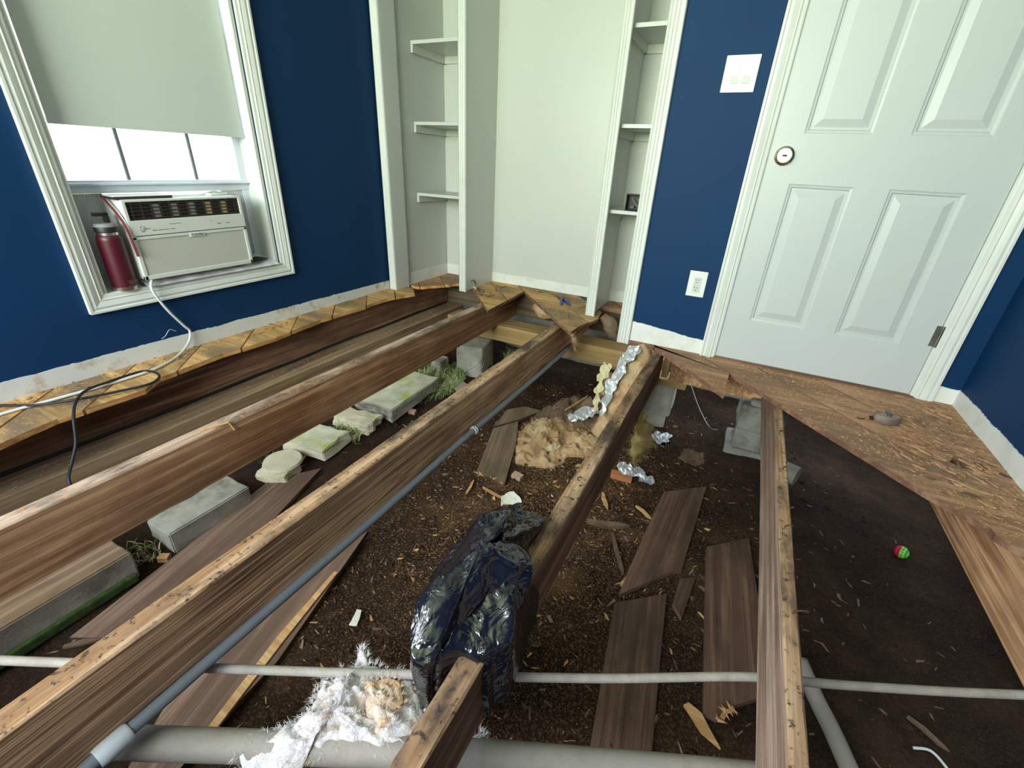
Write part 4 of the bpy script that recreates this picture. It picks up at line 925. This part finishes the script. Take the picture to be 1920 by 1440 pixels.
def text(s, loc, size, m, parent, plane='X', name='lettering', bold=0):
    cu = bpy.data.curves.new(name, 'FONT'); cu.body = s; cu.size = size; cu.extrude = .0003; cu.align_x = 'CENTER'; cu.align_y = 'CENTER'; cu.offset = bold
    to = bpy.data.objects.new('tmp', cu); COL.objects.link(to); dg = bpy.context.evaluated_depsgraph_get(); dg.update()
    me = bpy.data.meshes.new_from_object(to.evaluated_get(dg)); bpy.data.objects.remove(to)
    o = bpy.data.objects.new(name, me); COL.objects.link(o); me.materials.clear(); me.materials.append(m); o.parent = parent
    o.location = Vector(loc)-parent.location; o.rotation_euler = (math.pi/2, 0, math.pi/2); return o
text('TOSHIBA', (XF+.0078, -1.1825, .500), .0135, M['greyprint'], ac, bold=.0003)
for s, y, z, sz in (('ENERGY', -1.372, .540, .0078), ('Mode', -1.345, .5325, .0078), ('Speed', -1.322, .5325, .0078), ('Timer', -1.300, .5325, .0078), ('Temp', -1.277, .5325, .0078), ('Sleep', -1.075, .538, .0078), ('Power', -1.035, .5385, .0078), ('Cool  Eco  Fan  Dry', -1.262, .552, .0055), ('o  o  o  o', -1.105, .551, .0055)):
    text(s, (XF+.0062, y, z), sz, M['greyprint'], ac, name='lettering')
b = MB(); b.box(XF+.0055, XF+.0064, -1.395, -1.378, .534, .5355); b.box(XF+.0055, XF+.0064, -1.395, -1.378, .549, .5505); b.box(XF+.0055, XF+.0064, -1.395, -1.3935, .534, .5505); b.box(XF+.0055, XF+.0064, -1.3795, -1.378, .534, .5505); b.box(XF+.0055, XF+.0064, -1.393, -1.38, .529, .532)
b.build('energy_mark', M['greyprint'], ac)
# tablet on top, clutter on top right
o = MB().bbox(-.085, .015, -1.445, -1.232, .6505, .6605, .003).build('tablet', M['darkbrown'], None, loc=(-.035, -1.34, .6505)); tag(o, 'dark flat tablet lying on the left top of the air conditioner', 'tablet')
MB().bbox(-.084, .014, -1.444, -1.233, .6598, .6625, .001).build('screen', M['plastic'], o, loc=(-.035, -1.34, .6505))
rm = MB().bbox(-.055, -.022, -1.055, -.965, .6505, .660, .003).build('remote_control', M['plate'], None, 'auto', loc=(-.04, -1.01, .6505)); rm.rotation_euler = (0, 0, .12); tag(rm, 'small white remote on the right top of the air conditioner', 'remote')
b = MB()
for k in range(5): b.box(-.045, -.035, -1.047+k*.014, -1.039+k*.014, .6598, .6612)
b.build('button', M['toolgrey'], rm, loc=(-.04, -1.01, .6505))
b = MB(); b.tube(spline([(-.07, -1.07, .654), (-.06, -1.04, .661), (-.066, -1.0, .664), (-.072, -.97, .657)]), .004, 6); o = b.build('earphone_cord', M['cordwhite'], None, True); tag(o, 'little white coiled cord beside the remote on the air conditioner', 'cord')
# dark red strap down the AC's left side
b = MB(); A_ = [(-.07, -1.446, .664), (-.03, -1.450, .640), (.01, -1.446, .600), (.034, -1.440, .55), (.040, -1.436, .48), (.042, -1.434, .44)]
ss = spline(A_, 6); vs = []; fs = []
for i, p in enumerate(ss): vs += [p+Vector((0, -.006, 0)), p+Vector((.008, -.001, 0)), p+Vector((.008, .001, 0)), p+Vector((0, -.004, 0))]
for i in range(len(ss)-1):
    for k in range(4): fs.append((i*4+k, i*4+(k+1) % 4, i*4+4+(k+1) % 4, i*4+4+k))
b.add(vs, fs); o = b.build('wrist_strap', M['redfab'], None); tag(o, 'dark red strap hanging down the left side of the air conditioner', 'strap')
# towel
b = MB(); vs = []; fs = []; nu, nv = 70, 9
for i in range(nu+1):
    y = -1.425+(.625)*i/nu
    for j in range(nv+1):
        u = j/nv; x = -.10+.128*u; z = .310+.026*(1-u**3)+.006*noise.noise((y*22, u*4, 0))*(1 if u < .95 else .2)
        if i > 60: z += .02*math.sin((i-60)/10*math.pi)*(1-u)*.8
        vs.append((x-.012*abs(noise.noise((y*15, 3, 3)))*u, y, max(z, .3095)))
for i in range(nu):
    for j in range(nv): k = i*(nv+1)+j; fs.append((k, k+nv+1, k+nv+2, k+1))
m_ = len(vs); vs += [(v[0]-.001, v[1], .309) for v in vs]; fs += [tuple(q+m_ for q in f[::-1]) for f in fs]
b.add(vs, fs); o = b.build('towel', M['cloth'], None, True); tag(o, 'folded white towel wedged under the air conditioner', 'towel')
b = MB()
for k in range(4): b.tube(spline([(-.03+.01*k, -.94, .338), (-.02+.01*k, -.90, .352-.004*k), (-.03+.012*k, -.86, .345), (-.02, -.83, .336)]), .004, 6)
o = b.build('dark_cable_bundle', M['darkplastic'], None, True); tag(o, 'small dark cable bundle right of the air conditioner on the towel', 'cable')
# bottle
bt_ = empty('water_bottle', (-.012, -1.488, .3085), 'maroon steel water bottle on the sill left of the air conditioner', 'bottle')
T = Matrix.Translation((-.012, -1.488, .3085)); R_ = .0425
MB().lathe([(.0001, 0), (R_*.90, 0), (R_*.95, .003), (R_*.96, .016)], T, 40).build('steel_base', M['steel'], bt_, 'auto')
MB().lathe([(R_*.9, .016), (R_, .017), (R_, .195), (R_*.99, .205), (R_*.90, .213), (R_*.84, .216), (.0001, .216)], T, 40).build('body', M['maroon'], bt_, 'auto')
MB().lathe([(R_*.80, .216), (R_*.80, .226), (.0001, .226)], T, 40).build('steel_neck', M['steel'], bt_, 'auto')
cp = MB().lathe([(R_*.86, .226), (R_*.91, .228), (R_*.91, .250), (R_*.80, .256), (R_*.70, .257), (.0001, .258)], T, 40).build('cap', M['darkplastic'], bt_, 'auto')
MB().lathe([(R_*.915, .246), (R_*.93, .249), (R_*.82, .2575), (R_*.68, .259), (.0001, .2595)], T, 40).build('cap_rim', M['ring_grey'], cp, 'auto', loc=None)
b = MB(); b.bbox(-.012-.010, -.012+.010, -1.488+.004, -1.488+.018, .3085+.238, .3085+.296, .003); b.bbox(-.012-.010, -.012+.010, -1.488-.030, -1.488+.018, .3085+.284, .3085+.298, .004)
b.build('handle', M['darkplastic'], cp)
bd = empty('badge', (-.012+R_+.0005-bt_.location.x, 0, .05), parent=bt_)
bpy.data.objects.remove(bd)
t_o = text('YETI', (-.012+R_*.985+.001, -1.475, .3085+.030), .016, M['steel'], bt_, name='lettering', bold=.0003)
b = MB()
for z in (.020, .040): b.box(.0300, .0312, -1.4945, -1.4555, .3085+z, .3085+z+.0015)
b.build('badge', M['steel'], bt_)
# cords
c0 = [(.028, -1.405, .345), (.035, -1.420, .315), (.040, -1.418, .28), (.035, -1.385, .20), (.022, -1.335, .115), (.018, -1.315, .08), (.03, -1.34, .035), (.075, -1.42, .006), (.13, -1.52, .0065), (.145, -1.60, .0065), (.14, -1.75, .0065), (.125, -1.88, .0065), (.11, -2.02, .0065), (.10, -2.4, .0065)]
b = MB(); b.tube(spline(c0, 8), .0055, 10); o = b.build('power_cord', M['cordwhite'], None, True); tag(o, 'white power cord drooping from the air conditioner to the floor edge', 'cord')
c1 = [AZ(-150, 762, .012), AZ(0, 760, .012), AZ(70, 759, .012), AZ(150, 748, .016), AZ(225, 733, .012), AZ(280, 720, .010), AZ(299, 706, .010), AZ(286, 697, .012), AZ(262, 697, .014), AZ(200, 717, .018), AZ(160, 733, .025), AZ(142, 755, .03), AX(138, 785, .34), AX(142, 830, .37), AX(134, 870, .40), AX(130, 905, .45), (.47, -1.99, -.22), (.50, -1.97, -.32)]
b = MB(); b.tube(spline(c1, 8), .0048, 8); o = b.build('extension_cord', M['cordblack'], None, True); tag(o, 'black cord looped on the sawn boards and dropping between the joists', 'cord')

# ------------------------------------------------------------------ tools and small things
# pliers
pl = empty('pliers', (1.14, .52, .002), 'small pliers with blue grips on the alcove boards', 'pliers')
p0 = AZ(1044, 553, .008); p1 = AZ(1050, 559, .008)
for (a, c_, nm) in (((1052, 560), (1053, 571), 0), ((1056, 560), (1068, 571), 1)):
    A_, C_ = AZ(*a, .010), AZ(*c_, .010); b = MB(); b.tube([A_, A_.lerp(C_, .3), A_.lerp(C_, .8), C_], [.006, .009, .009, .006], 10); b.build('grip', M['handleblue'], pl, True)
b = MB(); A_, C_ = AZ(1055, 561, .010), AZ(1045, 552, .010); b.tube([A_, A_.lerp(C_, .4), C_], [.012, .013, .005], 8); b.build('jaws', M['toolgrey'], pl, True)
# pry claw
b = MB(); b.tube(spline([AX(884, 527, .50), AX(889, 526, .50), AX(892, 533, .50), AZ(896, 540, .008)]), .006, 8); b.tube([AZ(896, 541, .008), AZ(905, 547, .008)], [.012, .009], 8)
o = b.build('pry_claw', M['toolgrey'], None, True); tag(o, 'dark curved metal claw tool leaning against the alcove divider', 'tool')
b = MB(); b.tube([AZ(886, 537, .006), AZ(893, 541, .006)], .006, 8); b.build('yellow_band', M['yellowfoam'], o, True)
# nails on alcove boards
for i, (px, py) in enumerate([(895, 548), (903, 555), (913, 557), (922, 553), (932, 547), (1068, 597), (938, 541), (1085, 580), (1015, 548)]):
    p = AZ(px, py, .002); a = rnd(0, 6.28); d = Vector((math.cos(a), math.sin(a), .6 if i % 2 else .08)).normalized(); L = rnd(.03, .045)
    o = MB(); pts = [p+Vector((0, 0, .003)), p+d*L*.6+Vector((0, 0, .003)), p+d*L*.8+Vector((0, .012, .004)), p+d*L+Vector((.006, .02, .004))]; o.tube(pts, .002, 6)
    o = o.build('bent_nail', M['nail'], None, loc=tuple(p)); tag(o, ['rusty bent nail nearest the dark metal claw tool', 'rusty nail second from the claw tool in the row of five', 'rusty nail in the middle of the row on the left alcove board', 'rusty nail fourth in the row on the left alcove board', 'rusty nail at the far end of the row on the left alcove board', 'tall bent nail at the front of the right alcove board', 'rusty nail beside the crack of the left alcove board', 'rusty nail near the white post on the right alcove board', 'rusty nail lying at the rear corner of the right alcove board, left of the pliers'][i], 'nail', 'bent nails on the alcove boards')
def sliver(a, c_, z, w, mt, label, name='wood_sliver', group=None):
    A_, C_ = AZ(*a, z), AZ(*c_, z); d = (C_-A_).normalized(); s = Vector((-d.y, d.x, 0))*w/2; m1 = A_.lerp(C_, .5)+s*.5; u = Vector((0, 0, .004))
    vs = [A_, m1-s, C_, m1+s]; vs += [v+u for v in vs]
    o = MB().add(vs, [(3, 2, 1, 0), (4, 5, 6, 7), (0, 1, 5, 4), (1, 2, 6, 5), (2, 3, 7, 6), (3, 0, 4, 7)]).build(name, M[mt], None, loc=tuple(A_)); tag(o, label, 'wood sliver', group)
sliver((922, 531), (945, 555), .003, .012, 'sub', 'brown wood sliver lying between the nails on the alcove boards')
sliver((1000, 560), (1018, 561), .003, .012, 'chip', 'short orange sliver left of the pliers')
sliver((1785, 900), (1850, 928), .003, .022, 'beam', 'longest yellow splinter on the rotten boards by the right wall')
sliver((1832, 938), (1868, 955), .003, .03, 'beam', 'short wide yellow splinter on the rotten boards by the right wall')
sliver((1795, 880), (1810, 896), .003, .016, 'beam', 'small yellow splinter just below the rotten hole')
sliver((1708, 835), (1745, 855), .003, .012, 'sub_orange', 'thin tan splinter left of the rotten hole')
sliver((1795, 925), (1840, 935), .003, .02, 'plank_tan', 'brown splinter between the yellow ones near the right wall')
sliver((1765, 805), (1790, 815), .003, .012, 'sub_orange', 'thin splinter above the rotten hole')
# crumbs on boards
def bh(x, y): return .001 if (NV[0]*x+NV[1]*y > O1+.02 and y < -.02 and x < 3.16 and not (2.99 < x < 3.06 and -.63 < y < -.49)) else None
def rb(): return (rnd(2.3, 3.16), rnd(-1.1, -.02))
scatter('floor_crumbs', 1500, rb, .009, 'sub_orange', 'orange rotten wood crumbs on the boards before the door', 'wood crumbs', 21, hfun=bh, zoff=0)
def rb2(): return (random.gauss(3.02, .09), random.gauss(-.42, .2))
region([(3.062, -.48), (3.17, -.48), (3.17, -.62), (3.050, -.62)], kmin=-2, z=-.001)
scatter('rotten_fibres', 420, rb2, .045, 'sub', 'brown rotten wood fibres around the hole by the right wall', 'wood crumbs', 22, hfun=bh, zoff=0, ang=A0)
scatter('dark_rotten_fibres', 90, rb2, .03, 'plank_tan', 'dark rotten wood fibres around the hole by the right wall', 'wood crumbs', 27, hfun=bh, zoff=0, ang=A0)
scatter('plaster_bits', 40, rb, .008, 'paper', 'white plaster bits on the boards before the door', 'plaster crumbs', 23, hfun=bh, zoff=0, flat=.6)
def bh2(x, y): o_ = NV[0]*x+NV[1]*y; return .001 if .65 < o_ < 1.36 and .0 < y < .70 and .5 < x < 1.42 and not (o_ < 1.005 and x > .80) else None
scatter('alcove_crumbs', 220, lambda: (rnd(.5, 1.4), rnd(.0, .7)), .012, 'chip', 'orange crumbs on the alcove boards', 'wood crumbs', 24, hfun=bh2, zoff=0)
def bh3(x, y): return .0015
scatter('edge_crumbs', 420, lambda: (rnd(.005, .10), rnd(-2.3, .0)), .016, 'sub', 'brown crumbs in the corner between the window wall and the sawn boards', 'wood crumbs', 25, hfun=bh3, zoff=0)
def bh4(x, y): return -.2145
scatter('sill_dust', 500, lambda: (rnd(.12, .235), rnd(-2.2, .4)), .010, 'string', 'tan dust crumbs on the sill beam', 'dust', 26, hfun=bh4, zoff=0)
random.seed(9)
# chalk reel
cr = empty('chalk_reel', (2.865, -.36, .001), 'worn oval grey-brown chalk line reel on the boards before the door', 'chalk reel'); cr.rotation_euler = (0, 0, .25)
def oval(rx, ry, z0, z1, n=28, tip=0):
    vs = []; rings = [(z0, .92), (z0+.004, 1), (z1-.006, 1), (z1, .93)]
    for z, s in rings:
        for k in range(n):
            a = 2*math.pi*k/n; x = rx*s*math.cos(a); y = ry*s*math.sin(a)
            if x < 0: y *= 1-.25*(x/rx)**2*tip
            vs.append((x, y, z))
    fs = [((r_*n+k), (r_*n+(k+1) % n), ((r_+1)*n+(k+1) % n), ((r_+1)*n+k)) for r_ in range(3) for k in range(n)]+[tuple(range(n))[::-1], tuple(range(3*n, 4*n))]
    return MB().add(vs, fs)
def child(mb, name, m_, par, sm='auto'):
    o = mb.build(name, m_, None, sm); o.parent = par; return o
child(oval(.048, .030, 0, .026, tip=1), 'case', M['reel'], cr); child(oval(.042, .025, .026, .029, tip=1), 'cover', M['reeltop'], cr)
child(MB().tube([(.004, 0, .028), (.004, 0, .036)], .008, 12).bbox(-.002, .014, -.004, .022, .034, .041, .002), 'crank', M['toolgrey'], cr)
child(MB().tube([(-.046, 0, .012), (-.058, 0, .012)], [.009, .007], 10), 'nozzle', M['darkplastic'], cr); child(MB().tube([(-.058, 0, .010), (-.070, .002, .006)], .004, 8), 'clip', M['orange'], cr); child(MB().tube([(-.070, .002, .005), (-.080, -.004, .004), (-.092, -.002, .003), (-.096, .006, .003)], .0025, 6), 'hook', M['nail'], cr)
# black electrical box on right shelf
p = AY(1190, 380, .40); eb = empty('junction_box', (1.585, .43, .632), 'small black electrical box on the lowest shelf of the narrow tower', 'electrical box')
b = MB(); b.box(1.53, 1.64, .40, .404, .633, .636); b.box(1.53, 1.64, .40, .46, .633, .637); b.box(1.53, 1.64, .40, .46, .717, .721); b.box(1.53, 1.534, .40, .46, .633, .721); b.box(1.636, 1.64, .40, .46, .633, .721); b.box(1.53, 1.64, .456, .46, .633, .721)
b.build('box_shell', M['darkplastic'], eb); b = MB(); b.box(1.56, 1.578, .41, .455, .65, .654); b.box(1.595, 1.612, .41, .455, .69, .694); b.tube([(1.56, .42, .70), (1.585, .42, .67), (1.6, .42, .66)], .003, 6); b.build('terminal', M['ring_grey'], eb)
# wood crumb on upper right shelf
o = MB().bbox(1.615, 1.65, .37, .41, 1.5025, 1.518, .004).build('wood_scrap', M['brick'], None, loc=(1.63, .39, 1.5025)); tag(o, 'small reddish wood scrap on the upper shelf of the narrow tower', 'wood scrap')
o = MB().bbox(1.52, 1.58, .372, .392, 1.5025, 1.508, .002).build('wood_scrap', M['chip'], None, loc=(1.55, .38, 1.5025)); tag(o, 'thin orange wood sliver on the upper shelf of the narrow tower', 'wood scrap')
# web / torn paint strand
b = MB(); b.tube(spline([AX(303, 635, .006), AX(310, 630, .012), AX(318, 618, .01), AX(330, 621, .008)]), .0012, 5); o = b.build('paint_strand', M['cordwhite'], None); tag(o, 'curled strand of peeled paint on the window wall above the baseboard strip', 'paint strand')
